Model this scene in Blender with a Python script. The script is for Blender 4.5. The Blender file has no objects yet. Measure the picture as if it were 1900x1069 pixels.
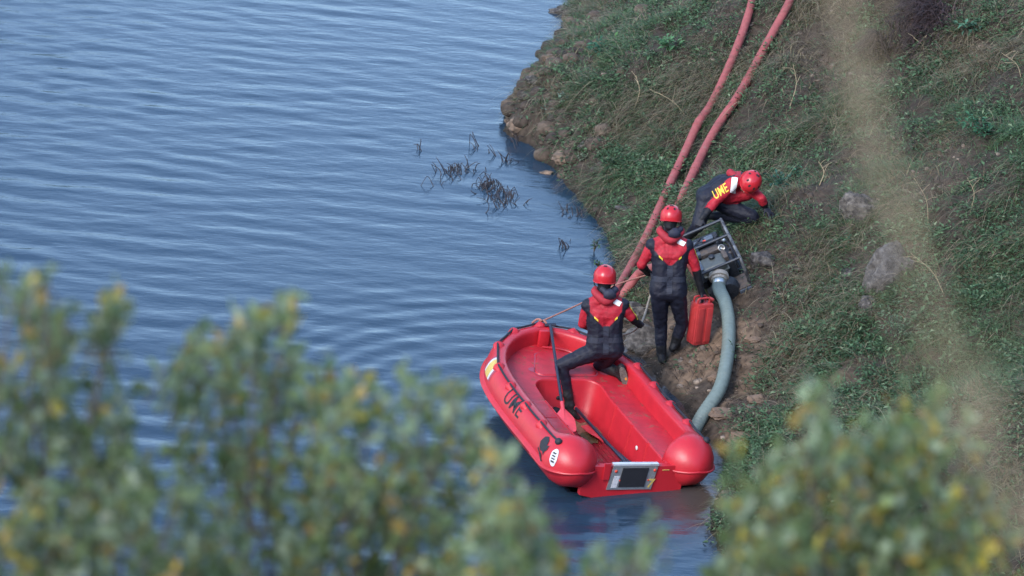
import bpy, bmesh, math, random
import numpy as np
from mathutils import Vector, Matrix
random.seed(7); rng = np.random.default_rng(7)
SC = bpy.context.scene; COL = SC.collection
# ------------------------------------------------------------------ camera
PITCH, ROLL, D, S = math.radians(22), math.radians(4), 40.0, 180.0
FW = np.array([0, math.cos(PITCH), -math.sin(PITCH)])
RX = np.array([1.0, 0, 0]); UP = np.cross(RX, FW)
IX = math.cos(ROLL)*RX + math.sin(ROLL)*UP
IY = -math.sin(ROLL)*RX + math.cos(ROLL)*UP
CAM = -D*FW
cd = bpy.data.cameras.new('camera'); cam = bpy.data.objects.new('camera', cd); COL.objects.link(cam)
cam.matrix_world = Matrix(((IX[0], IY[0], -FW[0], CAM[0]), (IX[1], IY[1], -FW[1], CAM[1]), (IX[2], IY[2], -FW[2], CAM[2]), (0, 0, 0, 1)))
cd.sensor_width = 36; cd.lens = 36*D*S/1900; cd.clip_start = 0.3; cd.clip_end = 1000
cd.dof.use_dof = True; cd.dof.focus_distance = 37.5; cd.dof.aperture_fstop = 5.0
SC.camera = cam
# ------------------------------------------------------------------ sky, sun, exposure
w = bpy.data.worlds.new('World'); SC.world = w; w.use_nodes = True
nt = w.node_tree; nt.nodes.clear()
sky = nt.nodes.new('ShaderNodeTexSky'); sky.sky_type = 'NISHITA'; sky.sun_disc = False
SUN_EL, SUN_AZ = math.radians(38), math.radians(215)
sky.sun_elevation = SUN_EL; sky.sun_rotation = SUN_AZ; sky.air_density = 1.0; sky.dust_density = 0.8; sky.ozone_density = 1.4
bg = nt.nodes.new('ShaderNodeBackground'); bg.inputs[1].default_value = 0.145
wo = nt.nodes.new('ShaderNodeOutputWorld'); nt.links.new(sky.outputs[0], bg.inputs[0]); nt.links.new(bg.outputs[0], wo.inputs[0])
sl = bpy.data.lights.new('sun', 'SUN'); sl.energy = 0.95; sl.angle = math.radians(25); sl.color = (1, .97, .93)
so = bpy.data.objects.new('sun', sl); COL.objects.link(so)
sd = Vector((math.sin(SUN_AZ)*math.cos(SUN_EL), math.cos(SUN_AZ)*math.cos(SUN_EL), math.sin(SUN_EL)))
so.rotation_euler = sd.to_track_quat('Z', 'Y').to_euler(); so.location = (-20, -20, 40)
SC.view_settings.view_transform = 'Standard'; SC.view_settings.look = 'None'
SC.view_settings.gamma = 1; SC.view_settings.use_curve_mapping = False
SC.view_settings.exposure = 1.82
# ------------------------------------------------------------------ camera geometry helpers (where things stand)
def ray(px, py):
    d = FW*D + IX*(px-950)/S + IY*(534.5-py)/S
    return d/np.linalg.norm(d)
def at_z(px, py, z=0.0):
    d = ray(px, py); return CAM + d*((z-CAM[2])/d[2])
def at_y(px, py, y):
    d = ray(px, py); return CAM + d*((y-CAM[1])/d[1])
def at_depth(px, py, dep):
    d = ray(px, py); return CAM + d*(dep/(d@FW))
def project(P):
    v = np.asarray(P)-CAM; k = D/(v@FW)
    return 950+S*k*(v@IX), 534.5-S*k*(v@IY)
# ------------------------------------------------------------------ noise
def _h(ix, iy, seed):
    n = (ix.astype(np.int64)*374761393 + iy.astype(np.int64)*668265263 + seed*1442695041) & 0xffffffff
    n = ((n ^ (n >> 13))*1274126177) & 0xffffffff
    return ((n ^ (n >> 16)) & 0xffff)/65535.0
def vnoise(x, y, seed=0):
    x = np.asarray(x, float); y = np.asarray(y, float)
    ix = np.floor(x); iy = np.floor(y); fx = x-ix; fy = y-iy
    fx = fx*fx*(3-2*fx); fy = fy*fy*(3-2*fy)
    a = _h(ix, iy, seed); b = _h(ix+1, iy, seed); c = _h(ix, iy+1, seed); d = _h(ix+1, iy+1, seed)
    return (a*(1-fx)+b*fx)*(1-fy)+(c*(1-fx)+d*fx)*fy
def fbm(x, y, o=4, seed=0):
    t = 0; a = .5; f = 1
    for k in range(o):
        t = t+a*(vnoise(np.asarray(x)*f+17.3*k, np.asarray(y)*f-9.1*k, seed+k)-.5); a *= .5; f *= 2.03
    return t
# ------------------------------------------------------------------ object helpers
def tag(o, label=None, cat=None, group=None, kind=None):
    if label: o['label'] = label
    if cat: o['category'] = cat
    if group: o['group'] = group
    if kind: o['kind'] = kind
    return o
def empty(name, loc, label, cat, group=None, mat=None):
    o = bpy.data.objects.new(name, None); COL.objects.link(o); o.empty_display_size = .1
    if mat is not None: o.matrix_world = mat
    else: o.location = Vector(loc)
    return tag(o, label, cat, group)
def mobj(name, verts, faces, mat, parent=None, smooth=True, angle=None, colors=None, off=None):
    me = bpy.data.meshes.new(name)
    v = np.asarray(verts, float)
    if off is not None: v = v-np.asarray(off)
    me.from_pydata(v.tolist() if len(v) else [], [], [list(map(int, f)) for f in faces] if not isinstance(faces, np.ndarray) else faces.tolist())
    me.update()
    return mlink(name, me, mat, parent, smooth, angle, colors)
def mlink(name, me, mat, parent=None, smooth=True, angle=None, colors=None):
    o = bpy.data.objects.new(name, me); COL.objects.link(o)
    if mat: me.materials.clear(); me.materials.append(mat)
    if smooth:
        me.polygons.foreach_set('use_smooth', np.ones(len(me.polygons), bool))
        if angle: me.set_sharp_from_angle(angle=math.radians(angle))
    if colors is not None:
        c = np.ones((len(me.vertices), 4), np.float32); c[:, :colors.shape[1]] = colors
        a = me.color_attributes.new('tint', 'FLOAT_COLOR', 'POINT'); a.data.foreach_set('color', c.ravel())
    if parent: o.parent = parent
    return o
def fast_mesh(name, verts, loops, sizes):
    """verts (n,3), loops flat indices, sizes face sizes -> mesh, for the large scatter meshes"""
    me = bpy.data.meshes.new(name)
    me.vertices.add(len(verts)); me.vertices.foreach_set('co', np.asarray(verts, np.float32).ravel())
    me.loops.add(len(loops)); me.loops.foreach_set('vertex_index', np.asarray(loops, np.int32))
    sizes = np.asarray(sizes, np.int32); st = np.concatenate([[0], np.cumsum(sizes)[:-1]]).astype(np.int32)
    me.polygons.add(len(sizes)); me.polygons.foreach_set('loop_start', st); me.polygons.foreach_set('loop_total', sizes)
    me.update(calc_edges=True); me.validate()
    return me
class MB:
    """collects simple solids into one mesh"""
    def __init__(s): s.v = []; s.f = []
    def add(s, v, f):
        b = len(s.v); s.v += [tuple(p) for p in v]; s.f += [[i+b for i in q] for q in f]; return s
    def box(s, c, d, R=None, bev=0.0):
        bm = bmesh.new(); bmesh.ops.create_cube(bm, size=1)
        for q in bm.verts: q.co = Vector((q.co.x*d[0], q.co.y*d[1], q.co.z*d[2]))
        if bev: bmesh.ops.bevel(bm, geom=bm.edges[:], offset=bev, segments=2, affect='EDGES', profile=.6)
        M = np.eye(3) if R is None else np.asarray(R)
        bm.verts.index_update()
        s.add([M@np.array(q.co)+np.asarray(c) for q in bm.verts], [[q.index for q in f.verts] for f in bm.faces]); bm.free(); return s
    def tube(s, pts, r, n=8, cap=True, closed=False):
        v, f = tube_geo(pts, r, n, cap, closed); return s.add(v, f)
    def obj(s, name, mat, parent=None, angle=35, **k): return mobj(name, s.v, s.f, mat, parent, True, angle, **k)
def tube_geo(pts, r, n=8, cap=True, closed=False):
    P = np.asarray(pts, float); m = len(P); r = np.broadcast_to(np.asarray(r, float), (m,))
    T = np.gradient(P, axis=0); T /= np.linalg.norm(T, axis=1)[:, None]+1e-12
    a = np.array([0, 0, 1.0]) if abs(T[0][2]) < .9 else np.array([1.0, 0, 0])
    u = np.cross(T[0], a); u /= np.linalg.norm(u); V = []; F = []
    for i in range(m):
        u = u-T[i]*(u@T[i]); u /= np.linalg.norm(u); w_ = np.cross(T[i], u)
        for k in range(n):
            t = 2*math.pi*k/n; V.append(P[i]+r[i]*(math.cos(t)*u+math.sin(t)*w_))
    for i in range(m-1):
        for k in range(n): F.append([i*n+k, i*n+(k+1) % n, (i+1)*n+(k+1) % n, (i+1)*n+k])
    if cap: F.append(list(range(n))[::-1]); F.append([(m-1)*n+k for k in range(n)])
    return V, F
def spline(pts, k=8):
    P = [np.asarray(p, float) for p in pts]; P = [2*P[0]-P[1]]+P+[2*P[-1]-P[-2]]; out = []
    for i in range(1, len(P)-2):
        a, b, c, d = P[i-1:i+3]
        for j in range(k):
            t = j/k; out.append(.5*((2*b)+(c-a)*t+(2*a-5*b+4*c-d)*t*t+(3*b-a-3*c+d)*t**3))
    out.append(P[-2]); return np.array(out)
def lathe(prof, n=24, axis=None, org=(0, 0, 0)):
    """prof: (r,h) list around local z, rotated so z->axis"""
    R = np.eye(3) if axis is None else np.array(Vector(axis).to_track_quat('Z', 'Y').to_matrix())
    V = []; F = []
    for r, h in prof:
        for k in range(n): t = 2*math.pi*k/n; V.append(R@np.array([r*math.cos(t), r*math.sin(t), h])+np.asarray(org))
    for i in range(len(prof)-1):
        for k in range(n): F.append([i*n+k, i*n+(k+1) % n, (i+1)*n+(k+1) % n, (i+1)*n+k])
    F.append(list(range(n))[::-1]); F.append([(len(prof)-1)*n+k for k in range(n)])
    return V, F
def text_mesh(txt, size, ang_slices=None, spacing=1.0, bold=0.0):
    cu = bpy.data.curves.new('t', 'FONT'); cu.body = txt; cu.size = size; cu.align_x = 'CENTER'; cu.align_y = 'CENTER'; cu.space_character = spacing; cu.offset = bold
    cu.resolution_u = 6
    o = bpy.data.objects.new('t', cu); COL.objects.link(o); dg = bpy.context.evaluated_depsgraph_get(); dg.update()
    me = bpy.data.meshes.new_from_object(o.evaluated_get(dg)); bpy.data.objects.remove(o); bpy.data.curves.remove(cu)
    bm = bmesh.new(); bm.from_mesh(me); bpy.data.meshes.remove(me); bmesh.ops.triangulate(bm, faces=bm.faces[:])
    return slice_bm(bm, size)
def poly_bm(polys):
    bm = bmesh.new()
    for p in polys:
        vs = [bm.verts.new((q[0], q[1], 0)) for q in p]; bm.faces.new(vs)
    bmesh.ops.triangulate(bm, faces=bm.faces[:]); return bm
def slice_bm(bm, size):
    n = 10
    for k in range(-n, n+1):
        for no in ((0, 1, 0), (1, 0, 0)):
            bmesh.ops.bisect_plane(bm, geom=bm.verts[:]+bm.edges[:]+bm.faces[:], plane_co=(k*size/n*1.001+.0003, k*size/n*1.001+.0003, 0), plane_no=no)
    bm.verts.index_update()
    v = [tuple(q.co) for q in bm.verts]; f = [[q.index for q in g.verts] for g in bm.faces]; bm.free(); return v, f
# ------------------------------------------------------------------ materials
def mat(name, col, rough=.6, metal=0.0, var=0.0, vscale=8.0, col2=None, bump=0.0, bscale=60.0, attr=False, spec=.5, mud=None, coat=0, trans=0):
    m = bpy.data.materials.new(name); m.use_nodes = True; N = m.node_tree.nodes; L = m.node_tree.links
    b = N['Principled BSDF']; b.inputs['Roughness'].default_value = rough; b.inputs['Metallic'].default_value = metal
    b.inputs['Specular IOR Level'].default_value = spec
    if coat: b.inputs['Coat Weight'].default_value = coat; b.inputs['Coat Roughness'].default_value = .25
    tc = N.new('ShaderNodeTexCoord'); src = None
    if attr:
        a = N.new('ShaderNodeAttribute'); a.attribute_name = 'tint'; src = a.outputs['Color']
    else:
        r = N.new('ShaderNodeRGB'); r.outputs[0].default_value = (*col, 1); src = r.outputs[0]
    if var or col2:
        n = N.new('ShaderNodeTexNoise'); n.inputs['Scale'].default_value = vscale; n.inputs['Detail'].default_value = 6; n.inputs['Roughness'].default_value = .65
        L.new(tc.outputs['Object'], n.inputs['Vector'])
        if col2:
            cr = N.new('ShaderNodeValToRGB'); cr.color_ramp.elements[0].position = .42; cr.color_ramp.elements[1].position = .62
            L.new(n.outputs[0], cr.inputs[0]); mx = N.new('ShaderNodeMix'); mx.data_type = 'RGBA'
            L.new(cr.outputs[0], mx.inputs[0]); L.new(src, mx.inputs[6]); mx.inputs[7].default_value = (*col2, 1); src = mx.outputs[2]
        if var:
            mr = N.new('ShaderNodeMapRange'); mr.inputs[1].default_value = .3; mr.inputs[2].default_value = .7; mr.inputs[3].default_value = 1-var; mr.inputs[4].default_value = 1+var
            n2 = N.new('ShaderNodeTexNoise'); n2.inputs['Scale'].default_value = vscale*2.3; n2.inputs['Detail'].default_value = 5
            L.new(tc.outputs['Object'], n2.inputs['Vector']); L.new(n2.outputs[0], mr.inputs[0])
            vm = N.new('ShaderNodeVectorMath'); vm.operation = 'SCALE'; L.new(src, vm.inputs[0]); L.new(mr.outputs[0], vm.inputs[3]); src = vm.outputs[0]
    if mud:
        # brown smears of mud: (colour, scale, threshold, amount)
        n = N.new('ShaderNodeTexNoise'); n.inputs['Scale'].default_value = mud[1]; n.inputs['Detail'].default_value = 8; n.inputs['Roughness'].default_value = .7
        L.new(tc.outputs['Object'], n.inputs['Vector'])
        mr = N.new('ShaderNodeMapRange'); mr.inputs[1].default_value = mud[2]; mr.inputs[2].default_value = mud[2]+.1; mr.inputs[4].default_value = mud[3]
        L.new(n.outputs[0], mr.inputs[0]); mx = N.new('ShaderNodeMix'); mx.data_type = 'RGBA'
        L.new(mr.outputs[0], mx.inputs[0]); L.new(src, mx.inputs[6]); mx.inputs[7].default_value = (*mud[0], 1); src = mx.outputs[2]
        rr = N.new('ShaderNodeMapRange'); rr.inputs[3].default_value = rough; rr.inputs[4].default_value = .85; L.new(mr.outputs[0], rr.inputs[0]); L.new(rr.outputs[0], b.inputs['Roughness'])
    L.new(src, b.inputs['Base Color'])
    if trans:
        tl = N.new('ShaderNodeBsdfTranslucent'); L.new(src, tl.inputs[0]); ms = N.new('ShaderNodeMixShader'); ms.inputs[0].default_value = trans; L.new(b.outputs[0], ms.inputs[1]); L.new(tl.outputs[0], ms.inputs[2]); L.new(ms.outputs[0], N['Material Output'].inputs[0])
    if bump:
        n = N.new('ShaderNodeTexNoise'); n.inputs['Scale'].default_value = bscale; n.inputs['Detail'].default_value = 4
        L.new(tc.outputs['Object'], n.inputs['Vector']); bp = N.new('ShaderNodeBump'); bp.inputs['Strength'].default_value = bump; bp.inputs['Distance'].default_value = .01
        L.new(n.outputs[0], bp.inputs['Height']); L.new(bp.outputs[0], b.inputs['Normal'])
    return m
MUD = (.13, .095, .055)
M = dict(
    boat=mat('boat_red', (.43, .015, .025), .40, var=.10, vscale=3, bump=.12, bscale=30, mud=(MUD, 7, .66, .35)),
    boat_deck=mat('boat_deck_red', (.40, .015, .026), .44, var=.16, vscale=5, bump=.2, bscale=45, mud=(MUD, 11, .56, .7)),
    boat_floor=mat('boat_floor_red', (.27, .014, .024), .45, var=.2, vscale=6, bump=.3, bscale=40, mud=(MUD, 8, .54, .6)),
    puddle=mat('muddy_water', (.17, .125, .07), .12, var=.2, vscale=10),
    alu=mat('aluminium', (.50, .50, .50), .38, .75, var=.15, vscale=14, mud=((.2, .18, .15), 12, .6, .5)),
    alu_lip=mat('aluminium_lip', (.75, .76, .78), .3, .6, var=.1),
    pad=mat('black_pad', (.008, .009, .014), .75, var=.2, bump=.3, bscale=90),
    label=mat('sticker_paper', (.5, .5, .53), .5, var=.15, vscale=30),
    ink=mat('black_ink', (.012, .012, .016), .6, var=.3, vscale=20),
    gold=mat('gold_paint', (.50, .36, .10), .5, var=.2, vscale=30),
    mauve=mat('mauve_paint', (.30, .05, .08), .5),
    rope_black=mat('black_rope', (.012, .013, .02), .7),
    rope=mat('hemp_rope', (.27, .22, .17), .85, var=.3, vscale=40),
    rope_red=mat('reddish_rope', (.30, .13, .10), .85, var=.3, vscale=40),
    suit=mat('wetsuit', (0, 0, 0), .62, attr=True, var=.18, vscale=14, bump=.5, bscale=22, spec=.35),
    helmet=mat('helmet_red', (.42, .016, .024), .28, var=.06, vscale=6, mud=((.3, .03, .03), 14, .62, .3)),
    dark=mat('dark_hole', (.01, .01, .012), .8),
    red_cloth=mat('red_cloth', (.29, .012, .024), .75, var=.2, vscale=12, bump=.4, bscale=30),
    navy=mat('navy_cloth', (.013, .015, .032), .7, var=.3, vscale=10),
    belt=mat('belt_webbing', (.014, .017, .031), .7, var=.2, vscale=30),
    white=mat('reflective_white', (.72, .72, .70), .5, var=.08),
    yellow=mat('yellow_print', (.70, .50, .04), .6, var=.12, vscale=30),
    skin=mat('skin', (.42, .25, .19), .55),
    sole=mat('muddy_sole', (.11, .095, .08), .85, var=.4, vscale=25, bump=.6, bscale=50),
    orange=mat('orange_dot', (.6, .25, .04), .6),
    shaft=mat('paddle_shaft', (.016, .018, .032), .35, var=.15),
    blade=mat('paddle_red', (.62, .05, .065), .4, var=.1, vscale=10),
    can=mat('jerrycan_red', (.39, .034, .034), .42, var=.12, vscale=8, mud=((.25, .06, .05), 9, .6, .4)),
    hose=mat('red_hose', (.27, .068, .065), .7, var=.14, vscale=9, mud=((.24, .15, .12), 14, .58, .6), bump=.3, bscale=50),
    suction=mat('suction_hose', (.14, .175, .155), .5, var=.12, vscale=9, mud=((.2, .19, .15), 8, .6, .5)),
    flange=mat('cast_flange', (.36, .32, .27), .55, .2, var=.2, vscale=25),
    steel=mat('steel_collar', (.55, .57, .58), .3, .8),
    frame=mat('frame_tube', (.035, .04, .05), .42, .3, var=.25, vscale=20, mud=((.25, .2, .15), 16, .6, .5)),
    frame_worn=mat('frame_worn', (.05, .05, .055), .45, .3, col2=(.20, .20, .20), vscale=16),
    tank=mat('fuel_tank', (.115, .12, .108), .4, .35, var=.15, vscale=12, mud=((.14, .12, .09), 8, .6, .5)),
    engine=mat('engine_block', (.03, .034, .042), .5, .3, var=.4, vscale=25),
    bluegrey=mat('blue_grey_plastic', (.075, .095, .125), .45, var=.2, vscale=18),
    brown_part=mat('rusty_part', (.10, .075, .06), .7, col2=(.05, .045, .045), vscale=22),
    redbit=mat('red_switch', (.6, .06, .03), .5),
    chrome=mat('muffler', (.5, .48, .44), .3, .8),
    rock_grey=mat('grey_rock', (.050, .045, .043), .95, col2=(.105, .095, .088), vscale=13, var=.45, bump=1, bscale=34),
    rock_dark=mat('dark_rock', (.032, .028, .028), .95, col2=(.115, .102, .09), vscale=13, var=.4, bump=1, bscale=22),
    rock_brown=mat('brown_rock', (.10, .072, .052), .92, col2=(.19, .13, .09), vscale=7, var=.35, bump=1, bscale=22),
    rock_tan=mat('tan_rock', (.18, .118, .080), .92, col2=(.11, .075, .053), vscale=5, var=.3, bump=.9, bscale=20),
    plant=mat('vegetation', (0, 0, 0), .6, attr=True, var=.25, vscale=5, spec=.3, trans=.25),
    leaf=mat('shrub_leaf', (0, 0, 0), .42, attr=True, spec=.5, trans=.6),
    bark=mat('bark', (.075, .06, .045), .9, var=.3, vscale=30),
    twig=mat('wet_twig', (.02, .016, .02), .7),
    straw=mat('straw', (.31, .245, .15), .8, var=.2, vscale=20),
)
# ------------------------------------------------------------------ terrain
SH = [(1078, -160), (1066, -60), (1062, 0), (1050, 60), (1040, 90), (1012, 122), (985, 150), (968, 182), (945, 215), (939, 236), (950, 252), (985, 268), (1005, 292), (1030, 318), (1058, 348), (1090, 388), (1112, 420), (1134, 455),
      (1142, 480), (1140, 510), (1132, 545), (1140, 585), (1160, 625), (1195, 675), (1235, 715), (1270, 757), (1300, 795), (1338, 835), (1352, 870), (1340, 905), (1318, 940), (1318, 985), (1335, 1025), (1368, 1069), (1420, 1160)]
_s = np.array([at_z(a, b, 0.0) for a, b in SH]); _o = np.argsort(_s[:, 1]); SHX = _s[_o, 0]; SHY = _s[_o, 1]
def shore_x(y):
    y = np.asarray(y, float); x = np.interp(y, SHY, SHX)
    x = np.where(y > SHY[-1], SHX[-1]+(y-SHY[-1])*.12, x)
    return np.where(y < SHY[0], SHX[0]+(SHY[0]-y)*.25, x)
YTIP = at_z(940, 236)[1]
def gauss(x, y, p, r): return np.exp(-((x-p[0])**2+(y-p[1])**2)/(r*r))
def height(x, y):
    x = np.asarray(x, float); y = np.asarray(y, float)
    tip = np.exp(-((y-YTIP-1.2)/2.6)**2)
    d = (x-shore_x(y))*.92 + .16*fbm(x*2.2, y*2.2, 4, 3)+.05*fbm(x*9, y*9, 2, 13)+tip*.22*fbm(x*4.5, y*3.2, 3, 17)
    lip = .07+.26*tip+.05*fbm(x*1.3, y*1.3, 2, 31)
    dp = np.maximum(d, 0)
    zp = lip*(1-np.exp(-dp/.10)) + .50*dp + .10*np.maximum(dp-.9, 0)
    zp = np.where(dp > 9, lip+.5*9+.1*8.1+.22*(dp-9), zp)
    zp = zp + np.minimum(dp*2.5, 1)*(.42*fbm(x*.7, y*.7, 3, 5)+.22*fbm(x*2.6, y*2.6, 4, 8)+.10*fbm(x*8, y*8, 3, 21))
    # added unseen hill across the water; its reflection darkens the water at upper left
    zh = 42*np.clip((12-x)/60, 0, 1)**.8*np.exp(-((y-128)/30)**2)*(1+.5*fbm(x*.05, y*.05, 3, 88))-1.0
    zn = np.maximum(-.5*np.maximum(-d, 0), -2.5)
    z = np.where(d > 0, zp, zn)
    # the near hillside below the camera
    yn = y+37.1; zn2 = np.where(yn < 2.6, CAM[2]-1.75, CAM[2]-1.75-.80*(yn-2.6)) + .3*fbm(x*.5, y*.5, 3, 77)+.02*np.abs(x)
    zn2 = np.where(yn < -12, zn2+.25*(-12-yn), zn2)
    z = np.where((y > 60) & (d < 0), np.maximum(z, zh), z)
    return np.maximum(z, np.where(y < -14, zn2, -3))
def at_ground(px, py, dz=0.0):
    d = ray(px, py); t = np.linspace(30, 110, 4000); P = CAM+t[:, None]*d
    hh = np.maximum(height(P[:, 0], P[:, 1]), 0)+dz
    i = int(np.argmax(P[:, 2] < hh)); return P[i]
def axis_pts(lo, a, b, hi, fine, n):
    g = lambda L: np.geomspace(fine*1.5, L, n)
    return np.concatenate([a-g(a-lo)[::-1], np.arange(a, b, fine), b+g(hi-b)])
def grid_obj(name, xs, ys, zf, matl, cols=None):
    X, Y = np.meshgrid(xs, ys); Z = zf(X, Y); V = np.stack([X, Y, Z], -1).reshape(-1, 3); nx, ny = len(xs), len(ys)
    i = (np.arange(ny-1)[:, None]*nx+np.arange(nx-1)[None]).ravel()
    Fq = np.stack([i, i+1, i+nx+1, i+nx], 1)
    me = fast_mesh(name, V, Fq.ravel(), np.full(len(Fq), 4))
    return mlink(name, me, matl, colors=None if cols is None else cols(X.ravel(), Y.ravel(), Z.ravel()))
G = {k: at_ground(*v) for k, v in dict(work=(1320, 690), feet=(1235, 640), low=(1330, 790), pump=(1410, 520), mid=(1215, 600), tanA=(1400, 600)).items()}
def bare(x, y):
    b = .95*gauss(x, y, G['work'], .62)+.9*gauss(x, y, G['feet'], .55)+.9*gauss(x, y, G['low'], .6)+.75*gauss(x, y, G['pump'], .45)+.9*gauss(x, y, G['mid'], .5)+.6*gauss(x, y, G['tanA'], .6)
    d = x-shore_x(y); tip = np.exp(-((y-YTIP-1.3)/2.3)**2)
    b = b+np.exp(-np.maximum(d, 0)/.07)*.4 + tip*np.exp(-np.maximum(d, 0)/.75)*.8
    b = b+np.clip((fbm(x*.9, y*.6, 3, 41)-.07)*5, 0, .75)
    return np.clip(b, 0, 1)
def soil_cols(x, y, z):
    b = bare(x, y); n = fbm(x*3, y*3, 4, 55)+.5; n2 = np.clip((fbm(x*2.2+5, y*2.2, 3, 66)+.02)*5, 0, 1)
    tan_z = np.clip(gauss(x, y, G['work'], 1.0)+gauss(x, y, G['low'], .9)+gauss(x, y, G['feet'], .7), 0, 1)
    dark = np.array([.034, .026, .020]); brown = np.array([.072, .053, .039]); tan = np.array([.165, .112, .075])
    c = dark+(brown-dark)*np.clip(n, 0, 1)[:, None]*np.clip(b+.25, 0, 1)[:, None]
    c = c+(tan-c)*(tan_z*n2*.85)[:, None]
    c = np.where((y > 45)[:, None] | (x > 14)[:, None], np.array([.045, .06, .035]), c)
    v = np.stack([x, y, z], -1)-CAM; kk = D/np.maximum(v@FW, 1); sx_ = 950+S*kk*(v@IX); sy_ = 534.5-S*kk*(v@IY); far = np.clip(np.maximum.reduce([-sx_-150, sx_-2100, -sy_-150, sy_-1250])/150, 0, 1)*np.clip((z-.1)/.2, 0, 1)   # turf beyond the scattered grass
    turf = np.array([.038, .050, .026])*(.6+.8*np.clip(fbm(x*1.3, y*1.3, 4, 91)+.5, 0, 1))[:, None]; c = c+(turf-c)*(far*.85)[:, None]
    wet = np.clip((z-.0)/.07, .35, 1); return c*wet[:, None]
M['soil'] = mat('soil', (0, 0, 0), .92, attr=True, var=.45, vscale=6, bump=1.0, bscale=14, spec=.25)
txs = axis_pts(-90, -.6, 6.9, 90, .045, 26); tys = axis_pts(-75, -10.5, 15, 190, .06, 44)
ter = grid_obj('terrain', txs, tys, height, M['soil'], soil_cols); tag(ter, kind='structure')
# ------------------------------------------------------------------ boat frame (used by the water too)
BO = np.array([1.249, -4.938, -.042]); YAW, HEEL, TRIM = map(math.radians, (21.3, 4.86, .67))
BM = np.array(Matrix.Rotation(YAW, 3, 'Z') @ Matrix.Rotation(TRIM, 3, 'X') @ Matrix.Rotation(HEEL, 3, 'Y'))
def bl2w(p): return BO+BM@np.asarray(p, float)
def w2bl(p): return BM.T@(np.asarray(p, float)-BO)
def at_boat(px, py, z):
    d = ray(px, py); n = BM[:, 2]; t = ((BO+z*n-CAM)@n)/(d@n); return CAM+t*d
# ------------------------------------------------------------------ water
def waves(x, y):
    r = np.random.default_rng(3); z = 0*x
    for k in range(44):
        lam = math.exp(r.uniform(math.log(.12), math.log(.28))) if k % 3 == 0 else math.exp(r.uniform(math.log(.28), math.log(.66))); th = math.radians(90+(r.normal(3, 12) if k % 4 else r.normal(-18, 14))); k0 = 2*math.pi/lam
        wx = x+.45*fbm(x*.35, y*.35, 2, 90+k); wy = y+.30*fbm(x*.35+9, y*.35, 2, 130+k)
        z = z+(.00120*lam)*(1.2 if lam > .28 else .8)*(.15+1.9*vnoise(x*.55+k*3, y*.40-k, 160+k)**1.3)*np.sin(k0*(math.cos(th)*wx+math.sin(th)*wy)+r.uniform(0, 6.28))
    calm = .38+.62*np.clip((shore_x(y)-x)/4.5, 0, 1)
    patch = .7+1.0*np.clip(fbm(x*.28, y*.22, 3, 200)+.35, 0, 1)
    z = z*calm*patch
    bx, by = bl2w((-.5, 2.0, 0))[:2]; rr = np.hypot(x-bx, (y-by))
    z = z+.0055*np.sin(rr*2*math.pi/.31+1.2*fbm(x, y, 2, 5))*np.exp(-((rr-1.9)/1.3)**2)*(.3+vnoise(x*1.1, y*1.1, 9))
    mx, my = at_z(1100, 500)[:2]; rr = np.hypot(x-mx, y-my); z = z+.003*np.sin(rr*2*math.pi/.16)*np.exp(-rr/.45)
    # the hull pushes the surface down under itself
    q = (np.stack([x, y, 0*x], -1)-BO)@BM
    e = np.maximum(np.abs(q[..., 0])/.50, np.abs(q[..., 1]-1.42)/1.14)
    return np.where(e < 1, np.minimum(z, -.30*np.clip((1-e)*6, 0, 1)), z)
wm = bpy.data.materials.new('lake_water'); wm.use_nodes = True; N = wm.node_tree.nodes; L = wm.node_tree.links; b = N['Principled BSDF']
wa = N.new('ShaderNodeAttribute'); wa.attribute_name = 'tint'; L.new(wa.outputs['Color'], b.inputs['Base Color']); b.inputs['Roughness'].default_value = .10; b.inputs['IOR'].default_value = 1.42
tc = N.new('ShaderNodeTexCoord'); mp = N.new('ShaderNodeMapping'); mp.inputs['Scale'].default_value = (4.5, 10, 1); mp.inputs['Rotation'].default_value = (0, 0, .05); L.new(tc.outputs['Object'], mp.inputs[0])
n1 = N.new('ShaderNodeTexNoise'); n1.inputs['Scale'].default_value = 1; n1.inputs['Detail'].default_value = 5; n1.inputs['Roughness'].default_value = .55; L.new(mp.outputs[0], n1.inputs['Vector'])
bp = N.new('ShaderNodeBump'); bp.inputs['Strength'].default_value = .28; bp.inputs['Distance'].default_value = .02; L.new(n1.outputs[0], bp.inputs['Height']); L.new(bp.outputs[0], b.inputs['Normal'])
wxs = axis_pts(-200, -7.5, 3.2, 60, .05, 22); wys = axis_pts(-30, -10, 13.5, 300, .036, 24)
MUDC = [at_z(1330, 830)[:2], at_z(1330, 930)[:2], at_z(1215, 700)[:2], at_z(1270, 780)[:2], at_z(1170, 640)[:2]]
def water_cols(x, y, z):
    """stirred-up silt in the shallows between boat and bank"""
    m = np.zeros_like(x)
    for p, r_ in zip(MUDC, (.55, .7, .35, .4, .35)): m = np.maximum(m, gauss(x, y, p, r_))
    m = np.clip(m*1.3+.5*fbm(x*5, y*5, 3, 222)*(m > .1), 0, 1)*np.clip(1-(shore_x(y)-x)/1.1, 0, 1); deep = np.array([.016, .036, .060]); silt = np.array([.065, .048, .036]); return deep+(silt-deep)*m[:, None]
wat = grid_obj('lake_water', wxs, wys, waves, wm, water_cols); tag(wat, kind='structure')
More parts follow.
